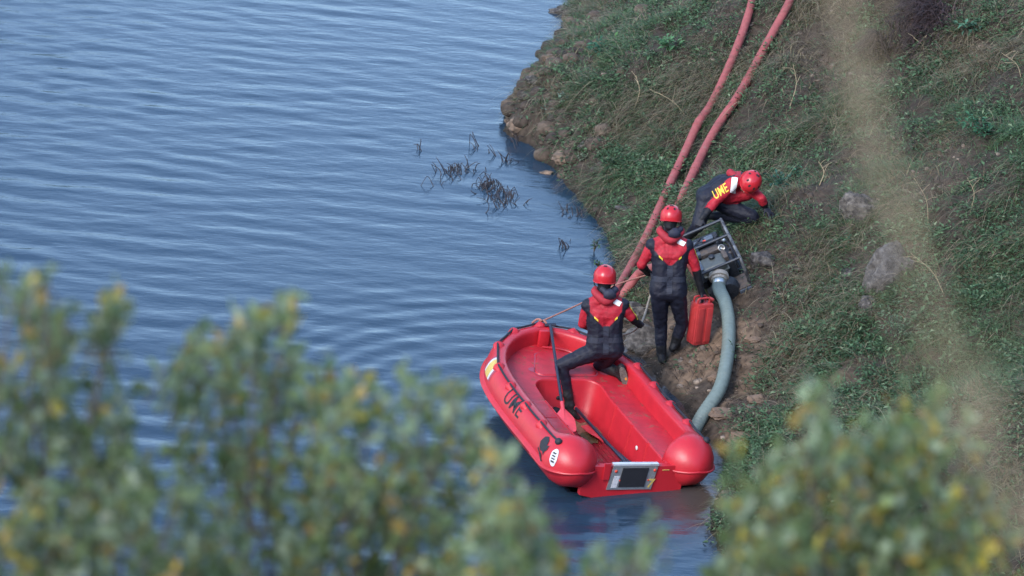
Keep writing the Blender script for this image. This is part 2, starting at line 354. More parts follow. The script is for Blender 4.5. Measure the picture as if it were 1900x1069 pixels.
#@@VEG
# ------------------------------------------------------------------ boat
boat = empty('rescue_boat', (0, 0, 0), 'red rigid plastic rescue boat with black grab rope, bow nosed against the bank', 'boat',
             mat=Matrix.Translation(Vector(BO)) @ Matrix(BM.tolist()).to_4x4())
PC = .31
PROF = np.array([(-.01, -.25), (.09, -.238), (.165, -.19), (.215, -.12), (.236, -.082), (.264, -.068), (.276, -.047), (.264, -.028), (.240, -.014), (.240, .02), (.232, .06), (.216, .105), (.193, .145), (.165, .172), (.135, .186), (.105, .190), (.075, .188), (.056, .180), (.046, .160), (.043, .13), (.038, .03), (.034, -.06), (.03, -.15), (.0, -.22)])
def ballprof():
    q = PROF.copy(); n = len(q)
    for i in range(9, n):
        a = math.radians(-3+(i-9)/(n-9)*268); q[i] = (.268*math.cos(a), .268*math.sin(a)-.010)
    # the rubbing strake runs on round the inner side
    return q
BALL = ballprof()
HALF = spline([(.585, 0, 0), (.585, .12, 0), (.585, .5, 0), (.585, 1.0, 0), (.585, 1.5, 0), (.580, 1.78, 0), (.548, 2.02, 0), (.46, 2.25, 0), (.335, 2.43, 0), (.18, 2.555, 0), (0, 2.63, 0)], 6)[:, :2]
extra = np.array([(.585, t) for t in (.004, .012, .025, .045, .07, .1, .14, .18, .22, .26, .30, .34, .38, .42, .46, .50, .55)])
HALF = np.concatenate([[[.585, 0.0]], extra, HALF[HALF[:, 1] > .60]])
PATH = np.concatenate([HALF, (HALF[:-1]*[-1, 1])[::-1]])     # right stern -> bow -> left stern
def sheer(y): return .10*np.clip((y-1.3)/1.35, 0, 1)**1.4
TANG = np.gradient(PATH, axis=0)
for i in range(len(PATH)):                                  # tangents by neighbours
    a = PATH[max(i-1, 0)]; c = PATH[min(i+1, len(PATH)-1)]; t = c-a; TANG[i] = t/np.linalg.norm(t)
OUT = np.stack([TANG[:, 1], -TANG[:, 0]], 1)
def section(i):
    y = PATH[i, 1]; on_side = abs(PATH[i, 0]) > .58
    k = 1.0; bl = 0.0
    if on_side and y < .56:
        R = .32
        u_ = (R-min(y, R))/R; k = max(.02, max(0., 1-u_**1.9)**.58); bl = float(np.clip((.54-y)/.30, 0, 1)); bl = bl*bl*(3-2*bl)
    q = (PROF*(1-bl)+BALL*bl)*k
    zc = PC+sheer(y)
    return np.stack([PATH[i, 0]+q[:, 0]*OUT[i, 0], PATH[i, 1]+q[:, 0]*OUT[i, 1], zc+q[:, 1]], 1)
SEC = [section(i) for i in range(len(PATH))]; npf = len(PROF)
V = np.concatenate(SEC); F = []
for i in range(len(SEC)-1):
    for k in range(npf): F.append([i*npf+k, (i+1)*npf+k, (i+1)*npf+(k+1) % npf, i*npf+(k+1) % npf])
F.append([k for k in range(npf)]); F.append([(len(SEC)-1)*npf+k for k in range(npf)][::-1])
tb = mobj('hull', V, F, M['boat'], boat, True, 50)
for sx in (1, -1):                                           # the strake runs on round the stern bulbs
    q = [SEC[i][6]*[sx, 1, 1] for i in range(len(HALF)) if PATH[i, 1] < .56][::-1]; q2 = [np.array([2*sx*.585-p[0], p[1], p[2]]) for p in q[::-1] if p[1] < .26]
    MB().tube(spline(q+q2[1:], 3), .011, 8).obj('bulb_strake', M['boat'], boat)
# underside: from the tube's bottom to the keel
mb = MB(); nb = len(HALF); KV = []; KF = []
st = [i for i in range(nb) if HALF[i, 1] >= .29]
for i in st:
    for sx in (1, -1):
        KV.append((sx*(HALF[i, 0]+.0), HALF[i, 1], .055+sheer(HALF[i, 1])))
    yk = HALF[i, 1]; KV.append((0, yk, -.075+.16*np.clip((yk-1.8)/.8, 0, 1)**2))
for a in range(len(st)-1):
    o = a*3
    KF += [[o, o+3, o+5, o+2], [o+2, o+5, o+4, o+1]]
mobj('keel', KV, KF, M['boat'], boat, True, 30)
# deck at bench height with the footwell cut out
ZB, ZF = .325, -.01
def zd(y): return ZB+np.maximum(0, np.asarray(y)-1.60)*.11
def inner_loop():
    out = []
    for i in range(len(PATH)):
        if PATH[i, 1] < .135 and abs(PATH[i, 0]) > .5: continue
        out.append((PATH[i, 0]+.040*OUT[i, 0], PATH[i, 1]+.040*OUT[i, 1]))
    return out
OUTL = inner_loop()
def well(hw, y0, y1, r):
    p = [(hw, y0), (hw, .6), (hw, 1.2), (hw, 1.599)]
    for k in range(9): t = k/8*math.pi/2; p.append((hw-r+r*math.cos(t), y1-r+r*math.sin(t)))
    for k in range(9): t = math.pi/2+k/8*math.pi/2; p.append((-hw+r+r*math.cos(t), y1-r+r*math.sin(t)))
    p += [(-hw, 1.599), (-hw, 1.2), (-hw, .6), (-hw, y0)]; return p
WTOP = well(.330, .14, 1.98, .15); WLIP = well(.340, .13, 1.992, .155)
def resample(p, n):
    p = np.asarray(p, float); s_ = np.concatenate([[0], np.cumsum(np.linalg.norm(np.diff(p, axis=0), axis=1))]); t = np.linspace(0, s_[-1], n); return np.stack([np.interp(t, s_, p[:, 0]), np.interp(t, s_, p[:, 1])], 1)
def by_leg(p, yk):
    """split a U outline at the height where its straight legs end, so both outlines pair up"""
    p = np.asarray(p, float); k = np.where(p[:, 1] >= yk)[0]; a, c = k[0], k[-1]; return np.concatenate([resample(p[:a+1], 24)[:-1], resample(p[a:c+1], 49), resample(p[c:], 24)[1:]])
A_, B_ = by_leg(OUTL, 1.59), by_leg(WLIP, 1.59); n_ = len(A_); V = []; F = []
for k in range(5):
    q = A_+(B_-A_)*k/4; V += [(x, y, float(zd(y))) for x, y in q]
for k in range(4):
    for i in range(n_-1): F.append([k*n_+i, k*n_+i+1, (k+1)*n_+i+1, (k+1)*n_+i])
mobj('deck', V, F, M['boat_deck'], boat, True, 30)
# well walls with a rounded lip
loops = [[(x, y, zd(y)) for x, y in WLIP], [(x, y, zd(y)-.004) for x, y in well(.334, .13, 1.985, .152)], [(x, y, zd(y)-.016) for x, y in WTOP], [(x, y, ZF+.03) for x, y in well(.300, .14, 1.96, .125)], [(x, y, ZF) for x, y in well(.280, .14, 1.94, .12)]]
V = [p for l in loops for p in l]; nw = len(WTOP); F = []
for i in range(len(loops)-1):
    for k in range(nw-1): F.append([i*nw+k, i*nw+k+1, (i+1)*nw+k+1, (i+1)*nw+k])
mobj('bench_wall', V, F, M['boat'], boat, True, 40)
for sx in (1, -1):                                           # upright stiffening ribs on the bench faces
    for yy in (.22, .61, 1.02, 1.43):
        a = np.array([(sx*.346, yy-.022, ZB+.006), (sx*.346, yy+.022, ZB+.006), (sx*.318, yy, ZB+.003), (sx*.308, yy-.016, ZF), (sx*.308, yy+.016, ZF), (sx*.284, yy, ZF)])
        mobj('rib', a, [[0, 1, 2], [0, 2, 5, 3], [1, 4, 5, 2], [3, 5, 4], [0, 3, 4, 1]], M['boat'], boat, False)
for sx in (1, -1):                                           # raised bead along the bench edge
    MB().tube(spline([(sx*.341, .15, ZB+.001), (sx*.341, .9, ZB+.001), (sx*.341, 1.58, ZB+.001)], 6), .007, 6).obj('bench_bead', M['boat'], boat)
# floor with planking grooves
for k in range(12): MB().box((-.275+k*.05, 1.035, ZF-.01), (.045, 1.79, .02), bev=.005).obj('floor_plank', M['boat_floor'], boat)
mobj('sole_pan', [(-.31, .13, ZF-.006), (.31, .13, ZF-.006), (.31, 1.95, ZF-.006), (-.31, 1.95, ZF-.006)], [[0, 1, 2, 3]], M['boat_floor'], boat, False)
r_ = np.random.default_rng(2); pd = []
for k in range(26):
    t = 2*math.pi*k/26; rr = 1+.25*math.sin(3*t+1)+.12*r_.normal(); pd.append((.14+.13*rr*math.cos(t), 1.60+.24*rr*math.sin(t), ZF+.006))
mobj('puddle', pd, [list(range(26))], M['puddle'], boat, False)
# hatch on the bow deck
def rrect(cx, cy, w0, w1, h, r, z, n=5):
    pts = []; C = [(cx+w0/2-r, cy-h/2+r, -90), (cx+w1/2-r, cy+h/2-r, 0), (cx-w1/2+r, cy+h/2-r, 90), (cx-w0/2+r, cy-h/2+r, 180)]
    for x, y, a in C:
        for k in range(n+1): t = math.radians(a+90*k/n); pts.append((x+r*math.cos(t), y+r*math.sin(t), z))
    return pts
def plate(name, loop_lo, loop_hi, matl, parent):
    n = len(loop_lo); return mobj(name, list(loop_lo)+list(loop_hi), [list(range(n, 2*n))]+[[k, (k+1) % n, n+(k+1) % n, n+k] for k in range(n)], matl, parent, False)
def on_deck(L_, dz): return [(x, y, float(zd(y))+dz) for x, y, z in L_]
mobj('hatch_gap', on_deck(rrect(.06, 2.26, .66, .44, .46, .08, 0), .003), [list(range(24))], M['mauve'], boat, False)
plate('hatch_lid', on_deck(rrect(.06, 2.26, .635, .415, .435, .072, 0), .002), on_deck(rrect(.06, 2.26, .62, .40, .42, .068, 0), .014), M['boat_deck'], boat)
for cx, cy in ((-.26, 2.32-.16), (.46, 2.10)):
    mobj('grip_recess', [(cx+.05*math.cos(t), cy+.045*math.sin(t), float(zd(cy+.045*math.sin(t)))+.003) for t in np.linspace(0, 2*math.pi, 20)[:-1]], [list(range(19))], M['mauve'], boat, False)
# step moulding under the bow
mb = MB(); mb.tube(spline([(-.02, 2.58, .445), (.18, 2.52, .44), (.34, 2.38, .42), (.45, 2.20, .40)], 6), .012, 8).obj('bow_bead', M['boat'], boat)
MB().box((0, 2.625, .50), (.11, .05, .20), bev=.018).obj('bow_post', M['boat'], boat)
# transom
def transom():
    x = np.linspace(-.50, .50, 21); top = np.where(np.abs(x) < .36, ZB+.002, ZB+.004); bot = -.06+.24*np.abs(x)**1.3
    V = []; 
    for a, t, b_ in zip(x, top, bot):
        for yb, yt in ((.125, .105), (.18, .18)): V += [(a, yb, b_), (a, yt, t)]
    F = []
    for i in range(20):
        o = i*4; n = o+4; F += [[o, n, n+1, o+1], [o+2, o+3, n+3, n+2], [o+1, n+1, n+3, o+3], [o, o+2, n+2, n]]
    F += [[0, 1, 3, 2], [80, 82, 83, 81]]
    return mobj('transom', V, F, M['boat'], boat, True, 30)
transom()
def tr(x, z, e=0): f = (z+.05)/(ZB+.05); return (x, .125-.02*f-e, z)
def tquad(name, x0, x1, z0, z1, e, matl, dx=0, par=None):
    V = [tr(x0+dx, z0, 0), tr(x1+dx, z0, 0), tr(x1, z1, 0), tr(x0, z1, 0), tr(x0+dx, z0, e), tr(x1+dx, z0, e), tr(x1, z1, e), tr(x0, z1, e)]
    return mobj(name, V, [[4, 5, 6, 7], [0, 4, 7, 3], [1, 2, 6, 5], [3, 7, 6, 2], [0, 1, 5, 4]], matl, par or boat, False)
mp_ = tquad('motor_plate', -.22, .222, .095, .340, .012, M['alu'], -.03)
MB().box((.0, .112, ZB+.024), (.452, .05, .022), bev=.004).obj('plate_lip', M['alu_lip'], mp_)
tquad('rubber_pad', -.125, .130, .125, .318, .022, M['pad'], -.015, mp_)
tquad('paper_label', -.195, -.142, .115, .235, .015, M['label'], -.015, mp_)
for x, z in ((-.188, .285), (.196, .292), (-.135, .19), (.148, .19)):
    v, f = lathe([(.001, 0), (.015 if z > .25 else .009, 0), (.013 if z > .25 else .007, .006)], 12, (0, -1, 0), tr(x, z, .013)); mobj('bolt', v, f, M['redbit'], mp_)
v, f = text_mesh('7', .12, bold=.004); V = [tr(.178+p[0]+.15*p[1], .155+p[1], .0145) for p in v]; mobj('number', V, f, M['gold'], mp_, False)
tquad('transom_scuff', .275, .345, .285, .292, .004, M['gold'])
tquad('transom_block', -.31, -.25, .20, .365, .02, M['boat'])
# decals on the port side: a runs towards the stern, b up the flank
arc = [0]; oi = list(range(9, 17)); Q = PROF[oi]
for k in range(1, len(Q)): arc.append(arc[-1]+np.linalg.norm(Q[k]-Q[k-1]))
arc = np.array(arc)
def flank(yb, a, b_, e=.003):
    """point on the port flank; (a) metres aft of yb along the hull path, (b) metres up from the rubbing strake"""
    y = yb-a
    bl = float(np.clip((.54-y)/.30, 0, 1)); bl = bl*bl*(3-2*bl); u_ = (.32-min(y, .32))/.32; k_ = max(.02, max(0., 1-u_**1.9)**.58)
    Qy = (PROF[oi]*(1-bl)+BALL[oi]*bl)*k_; ar = np.concatenate([[0], np.cumsum(np.linalg.norm(np.diff(Qy, axis=0), axis=1))])
    o = np.interp(b_, ar, Qy[:, 0]); z = np.interp(b_, ar, Qy[:, 1]); o2 = np.interp(b_+.005, ar, Qy[:, 0]); z2 = np.interp(b_+.005, ar, Qy[:, 1])
    t = np.array([o2-o, z2-z]); t /= np.linalg.norm(t)+1e-9; n = np.array([t[1], -t[0]]); o += n[0]*e; z += n[1]*e
    # left half of the path by y
    Lh = PATH[len(HALF)-1:]; Lo = OUT[len(HALF)-1:]
    yy = Lh[::-1, 1]; x = np.interp(y, yy, Lh[::-1, 0]); ox = np.interp(y, yy, Lo[::-1, 0]); oy = np.interp(y, yy, Lo[::-1, 1])
    return (x+o*ox, y+o*oy, PC+sheer(y)+z)
def flank_decal(name, vf, yb, b0, matl, e=.003, sx=1, sy=1, sk=0):
    v, f = vf; return mobj(name, [flank(yb, p[0]*sx+p[1]*sk, b0+p[1]*sy, e) for p in v], f, matl, boat, False)
flank_decal('lettering', text_mesh('UME', .215, spacing=1.02, bold=.001), 1.27, .110, M['ink'], sx=.98, sy=1.0)
E1 = [[(-.085, -.01), (-.07, .05), (-.03, .085), (.02, .08), (.045, .05), (.075, .07), (.08, .03), (.06, .0), (.065, -.03), (.03, -.02), (-.02, -.045), (-.06, -.04)],
      [(-.075, -.055), (-.03, -.06), (.03, -.045), (.05, -.075), (.075, -.07), (.055, -.095), (.03, -.085), (-.03, -.075), (-.08, -.07)]]
flank_decal('emblem', slice_bm(poly_bm(E1), .1), .38, .10, M['ink'], .005, sx=1.25, sy=1.1)
E1b = [[(-.02, .02), (.0, .05), (.025, .035), (.015, .01), (.035, -.005), (.01, -.015)]]
flank_decal('emblem_mark', slice_bm(poly_bm(E1b), .05), .42, .115, M['boat'], .0045)
ov = [[(.035*math.cos(t), .085*math.sin(t)) for t in np.linspace(0, 2*math.pi, 25)[:-1]]]
st_ = flank_decal('oval_sticker', slice_bm(poly_bm(ov), .1), .17, .11, M['label'], .006, sk=-.25)
for k in range(4):
    q = [[(-.018, -.045+k*.026), (.016, -.05+k*.026), (.02, -.037+k*.026), (-.012, -.032+k*.026)]]
    flank_decal('sticker_print', slice_bm(poly_bm(q), .05), .17, .11, M['ink'], .009, sk=-.25).parent = st_
for nm, a0, a1, ml in (('flag_border', -.115, .115, 'mauve'), ('flag_stripe', -.085, .085, 'label'), ('flag_field', -.055, .055, 'gold')):
    e = {'flag_border': .003, 'flag_stripe': .0045, 'flag_field': .006}[nm]
    flank_decal(nm, slice_bm(poly_bm([[(a0, -.085), (a1, -.085), (a1, .085), (a0, .085)]]), .2), 1.98, .110, M[ml], e)
# rope guides, grab rope, end knobs
def rail(y_or_i, half=True): pass
RO = .140; RZ = PC+.176
LH = len(HALF)
def rail_pt(i, dz=0, do=0): return np.array([PATH[i, 0]+(RO+do)*OUT[i, 0], PATH[i, 1]+(RO+do)*OUT[i, 1], RZ+sheer(PATH[i, 1])+dz])
RAIL = np.array([rail_pt(i) for i in range(len(PATH))])
def rail_at(sx, y):
    h = range(LH) if sx > 0 else range(LH-1, len(PATH)); h = list(h)
    if sx < 0: h = h[::-1]
    ys = RAIL[h, 1]; i = int(np.argmin(abs(ys-y))); j = h[i]
    P = np.array([np.interp(y, ys, RAIL[h, c]) for c in range(3)]); T = np.array([TANG[j, 0], TANG[j, 1], 0]); O = np.array([OUT[j, 0], OUT[j, 1], 0]); return P, T, O
gv = []; gf = []
nA, nB = 9, 7                                                 # one guide: a hump along +x, outboard +y
for a in range(nA):
    u = -1+2*a/(nA-1); hgt = .054*(1-abs(u))**.8; wd = .030+.028*(1-abs(u))
    for b_ in range(nB):
        t = math.pi*b_/(nB-1); gv.append((u*.082, wd*math.cos(t)-.008, hgt*math.sin(t)**.85-.006))
for a in range(nA-1):
    for b_ in range(nB-1): gf.append([a*nB+b_, a*nB+b_+1, (a+1)*nB+b_+1, (a+1)*nB+b_])
gme = bpy.data.meshes.new('rope_guide'); gme.from_pydata(gv, [], gf); gme.materials.append(M['boat']); gme.polygons.foreach_set('use_smooth', [True]*len(gf))
GY = [.70, 1.12, 1.54, 1.93]
spots = [(sx, y) for sx in (1, -1) for y in GY]
rope_nodes = {1: [], -1: []}
def put_guide(P, T, O):
    g = bpy.data.objects.new('rope_guide', gme); COL.objects.link(g); g.parent = boat
    X = Vector(T).normalized(); Z0 = (Vector((0, 0, 1))*.92+Vector(O)*.38).normalized(); Y = Z0.cross(X).normalized(); Z0 = X.cross(Y)
    g.matrix_local = Matrix(((X.x, Y.x, Z0.x, P[0]), (X.y, Y.y, Z0.y, P[1]), (X.z, Y.z, Z0.z, P[2]), (0, 0, 0, 1)))
for sx in (1, -1):
    for y in GY+[2.36, 2.64]:
        P, T, O = rail_at(sx, y); put_guide(P, T, O); rope_nodes[sx].append(P+np.array([0, 0, .028])+O*.02)
P, T, O = RAIL[LH-1], np.array([1., 0, 0]), np.array([0, 1., 0]); put_guide(P, T, O); tipn = P+np.array([0, .02, .028])
kn = {}
for sx in (1, -1):
    P, T, O = rail_at(sx, .25); kn[sx] = P+np.array([0, 0, .03])+O*.01
    v, f = lathe([(.004, -.03), (.026, -.026), (.034, -.008), (.034, .01), (.024, .026), (.004, .03)], 14, (O*.6+np.array([0, -.4, .6])), kn[sx]); mobj('rope_knob', v, f, M['rope_black'], boat)
nodes = [kn[1]]+rope_nodes[1]+[tipn]+rope_nodes[-1][::-1]+[kn[-1]]
rp = []
for a, c in zip(nodes[:-1], nodes[1:]):
    for k in range(5):
        t = k/5; p = a*(1-t)+c*t; p[2] -= .012*4*t*(1-t)*.5; rp.append(p)
rp.append(nodes[-1]); MB().tube(rp, .0105, 7).obj('grab_rope', M['rope_black'], boat)
# drain plugs, shells and scuffs in the well
v, f = lathe([(.001, 0), (.022, 0), (.02, .006)], 12, (-1, 0, 0), (.312, .80, .19)); mobj('drain_cap', v, f, M['white'], boat)
v, f = lathe([(.001, 0), (.014, 0), (.012, .005)], 12, (0, -1, 0), (.02, 1.975, .29)); mobj('drain_plug', v, f, M['white'], boat)
v, f = lathe([(.001, 0), (.022, 0), (.02, .005)], 12, (0, -1, 0), (-.04, 1.965, .18)); mobj('drain_hole', v, f, M['dark'], boat)
for k in range(3):                                           # worn anti-slip plates on the port bench
    MB().box((-.475, .62+k*.37, ZB+.004), (.22, .355, .006), bev=.002).obj('tread_plate', M['boat_deck'], boat)
# ------------------------------------------------------------------ paddles
def paddle(root_label, A, B, up, blade_len=.42, bw=.09, name='paddle'):
    """A handle end, B blade tip (world); up = blade face normal"""
    A = np.asarray(A, float); B = np.asarray(B, float); T = (B-A)/np.linalg.norm(B-A); Lg = np.linalg.norm(B-A)
    r = empty(name, A, root_label, 'paddle', 'paddles lying in the boat')
    N_ = np.asarray(up, float); N_ = N_-T*(N_@T); N_ /= np.linalg.norm(N_); W = np.cross(T, N_)
    MB().tube([np.zeros(3), T*(Lg-blade_len+.02)], .0155, 10).obj('shaft', M['shaft'], r)
    MB().tube([-W*.055, W*.055], .017, 8).obj('grip', M['shaft'], r)
    MB().tube([T*(Lg-blade_len-.08), T*(Lg-blade_len+.05), T*(Lg-blade_len*.3)], [.0195, .019, .008], 10).obj('throat', M['blade'], r)
    V = []; F = []; n = 14
    for i in range(n):
        t = i/(n-1); s_ = bw*(.17+.83*math.sin(min(t/.55, 1)*math.pi/2)**1.2)*(1 if t < .86 else math.sqrt(max(.12, 1-((t-.86)/.15)**2)))
        c = T*(Lg-blade_len+t*blade_len)
        for k, u in enumerate((-1, -.45, 0, .45, 1)):
            bow_ = .012*(1-u*u)-.006
            V.append(c+W*s_*u+N_*(bow_+.004*(1-abs(u))))
        for k, u in enumerate((-1, -.45, 0, .45, 1)):
            V.append(c+W*s_*u+N_*(.012*(1-u*u)-.010))
    for i in range(n-1):
        o = i*10
        for k in range(4): F += [[o+k, o+k+1, o+11+k, o+10+k], [o+5+k, o+15+k, o+16+k, o+6+k]]
        F += [[o, o+10, o+15, o+5], [o+4, o+9, o+19, o+14]]
    F += [[0, 5, 6, 1], [1, 6, 7, 2], [2, 7, 8, 3], [3, 8, 9, 4]]; o = (n-1)*10
    F += [[o, o+1, o+6, o+5], [o+1, o+2, o+7, o+6], [o+2, o+3, o+8, o+7], [o+3, o+4, o+9, o+8]]
    mobj('blade', V, F, M['blade'], r, True, 40)
    return r
upn = BM[:, 2]
paddle('paddle propped from bow to footwell, red blade beside the kneeling person\'s boot', at_boat(1021, 603, .62), at_boat(1051, 803, .28), np.array([.05, -.8, .6]), .42, .10)
paddle('paddle with long black shaft laid down the footwell, its red throat beside the boot', at_boat(1160, 858, .20), at_boat(1036, 722, .06), upn, .46, .085)
paddle('paddle lying flat on the boat floor, its red blade beneath the other black shaft', at_boat(1172, 862, .16), at_boat(1088, 790, .03), upn*.9+BM[:, 0]*.2, .40, .075)
bag = empty('black_bundle', at_boat(1031, 765, .06), 'small black bundle lying in the footwell behind the upright paddle blade', 'bundle')
v, f = lathe([(.002, -.04), (.035, -.036), (.052, -.01), (.05, .02), (.03, .045), (.002, .05)], 14, (.3, .2, .9)); mobj('cloth_roll', v, f, M['pad'], bag)
MB().tube(spline([(-.05, 0, 0), (-.02, -.05, .03), (.04, -.03, .045), (.05, .03, .01)], 6), .008, 6).obj('strap', M['rope_black'], bag)
# ------------------------------------------------------------------ people
NAVY, BLK, RED, SKIN, GLOVE, BOOT = [np.array(c) for c in ((.0065, .0075, .017), (.005, .005, .008), (.34, .012, .024), (.42, .25, .19), (.012, .012, .018), (.010, .010, .012))]
_ico = {}
def ico(n):
    if n not in _ico:
        bm = bmesh.new(); bmesh.ops.create_icosphere(bm, subdivisions=n, radius=1); _ico[n] = np.array([v.co[:] for v in bm.verts]); bm.free()
    return _ico[n]
def nrm(v): v = np.asarray(v, float); return v/np.linalg.norm(v)
class Body:
    def __init__(s): s.p = []
    def cap(s, a, b, ra, rb, c): s.p.append((np.asarray(a, float), np.asarray(b, float), ra, rb, c)); return s
    def hand(s, wr, d, back, c, curl=.5, spread=.0, side=1, k=1.0):
        """wr wrist, d hand direction, back = back-of-hand normal, side +1/-1 puts the thumb"""
        d = nrm(d); bk = nrm(np.asarray(back)-d*(np.asarray(back)@d)); a = np.cross(d, bk)*side
        for u in (-.026, -.009, .009, .026): s.cap(wr+a*u*.7*k, wr+d*.085*k+a*u*k, .017*k, .0155*k, c)
        for i, (u, L) in enumerate(((-.030, .062), (-.010, .078), (.011, .083), (.031, .074))):
            b0 = wr+d*.085*k+a*u*k; dd = nrm(d+a*u*spread*28); q = dd*math.cos(curl)-bk*math.sin(curl); m1 = b0+q*L*.5*k
            q2 = dd*math.cos(curl*2.1)-bk*math.sin(curl*2.1); s.cap(b0, m1, .0105*k, .0095*k, c); s.cap(m1, m1+q2*L*.5*k, .0095*k, .008*k, c)
        t0 = wr+d*.03*k+a*.03*k; t1 = t0+(d*.6+a*.75-bk*.25)*.045*k; s.cap(t0, t1, .0135*k, .011*k, c); s.cap(t1, t1+(d*.85+a*.2-bk*.4)*.034*k, .011*k, .009*k, c)
    def build(s, name, parent, off, colf=None, vox=.0085):
        V = []; F = []; bm = bmesh.new()
        for a, b, ra, rb, c in s.p:
            sub = ico(2 if max(ra, rb) > .03 else 1); t = bmesh.new()
            for q in sub: t.verts.new(a+q*ra)
            for q in sub: t.verts.new(b+q*rb+1e-5)
            r = bmesh.ops.convex_hull(t, input=t.verts[:]); g = list({e for e in r['geom_interior']+r['geom_unused'] if isinstance(e, bmesh.types.BMVert)})
            bmesh.ops.delete(t, geom=g, context='VERTS'); t.verts.index_update(); o = len(V)
            V += [q.co[:] for q in t.verts]; F += [[q.index+o for q in f.verts] for f in t.faces]; t.free()
        bm.free(); me = bpy.data.meshes.new('tmp'); me.from_pydata([tuple(np.array(q)-off) for q in V], [], F); me.update()
        o = bpy.data.objects.new('tmp', me); COL.objects.link(o)
        m = o.modifiers.new('r', 'REMESH'); m.mode = 'VOXEL'; m.voxel_size = vox; m.adaptivity = 0
        m2 = o.modifiers.new('s', 'CORRECTIVE_SMOOTH' if False else 'SMOOTH'); m2.factor = .5; m2.iterations = 5
        dg = bpy.context.evaluated_depsgraph_get(); dg.update(); r = bpy.data.meshes.new_from_object(o.evaluated_get(dg)); bpy.data.objects.remove(o); bpy.data.meshes.remove(me)
        n = len(r.vertices); co = np.zeros(n*3, np.float32); r.vertices.foreach_get('co', co); W = co.reshape(-1, 3).astype(float)+off
        best = np.full(n, 1e9); col = np.zeros((n, 3))
        for a, b, ra, rb, c in s.p:
            ab = b-a; t = np.clip(((W-a)@ab)/max(ab@ab, 1e-9), 0, 1); dd = np.linalg.norm(W-(a+t[:, None]*ab), axis=1)-(ra+(rb-ra)*t)
            k = dd < best; best[k] = dd[k]; col[k] = c
        nor = np.zeros(n*3, np.float32); r.vertices.foreach_get('normal', nor); nor = nor.reshape(-1, 3)
        # cloth creases
        q = W*1.0; cr = (fbm(q[:, 0]*16+q[:, 1]*6, q[:, 2]*22, 3, 71)*.018); cr[np.all(np.isclose(col, SKIN), axis=1)] = 0; cr[np.all(np.isclose(col, GLOVE), axis=1)] *= .15
        W2 = W+nor*cr[:, None]
        if colf is not None: col = colf(W, nor, col)
        r.vertices.foreach_set('co', (W2-off).astype(np.float32).ravel()); r.name = name
        return mlink(name, r, M['suit'], parent, True, None, col)
def head(B, c, fwd, up, R=.093):
    """skull, jaw, nose, ears; fwd/up unit"""
    rt = np.cross(fwd, up); B.cap(c-fwd*.015+up*.015, c+fwd*.012+up*.02, .088, .084, SKIN); B.cap(c-fwd*.03+up*.02, c-fwd*.035-up*.07, .082, .062, BLK); B.cap(c+fwd*.03-up*.05, c+fwd*.052-up*.085, .056, .036, SKIN)
    B.cap(c+fwd*.09-up*.005, c+fwd*.108-up*.035, .009, .014, SKIN)
    for sgn in (1, -1): B.cap(c+rt*sgn*.085+up*.01, c+rt*sgn*.088-up*.035, .012, .010, SKIN); B.cap(c+fwd*.085+rt*sgn*.033+up*.005, c+fwd*.086+rt*sgn*.036+up*.006, .012, .012, SKIN)
    B.cap(c+fwd*.083+rt*.018-up*.062, c+fwd*.083-rt*.018-up*.062, .009, .009, np.array([.30, .12, .10]))
def eyes(parent, c, fwd, up, off):
    rt = np.cross(fwd, up)
    for sgn in (1, -1):
        v, f = lathe([(.001, 0), (.007, .001), (.001, .003)], 8, fwd, c+fwd*.096+rt*sgn*.034+up*.005-off); mobj('eye', v, f, M['dark'], parent)
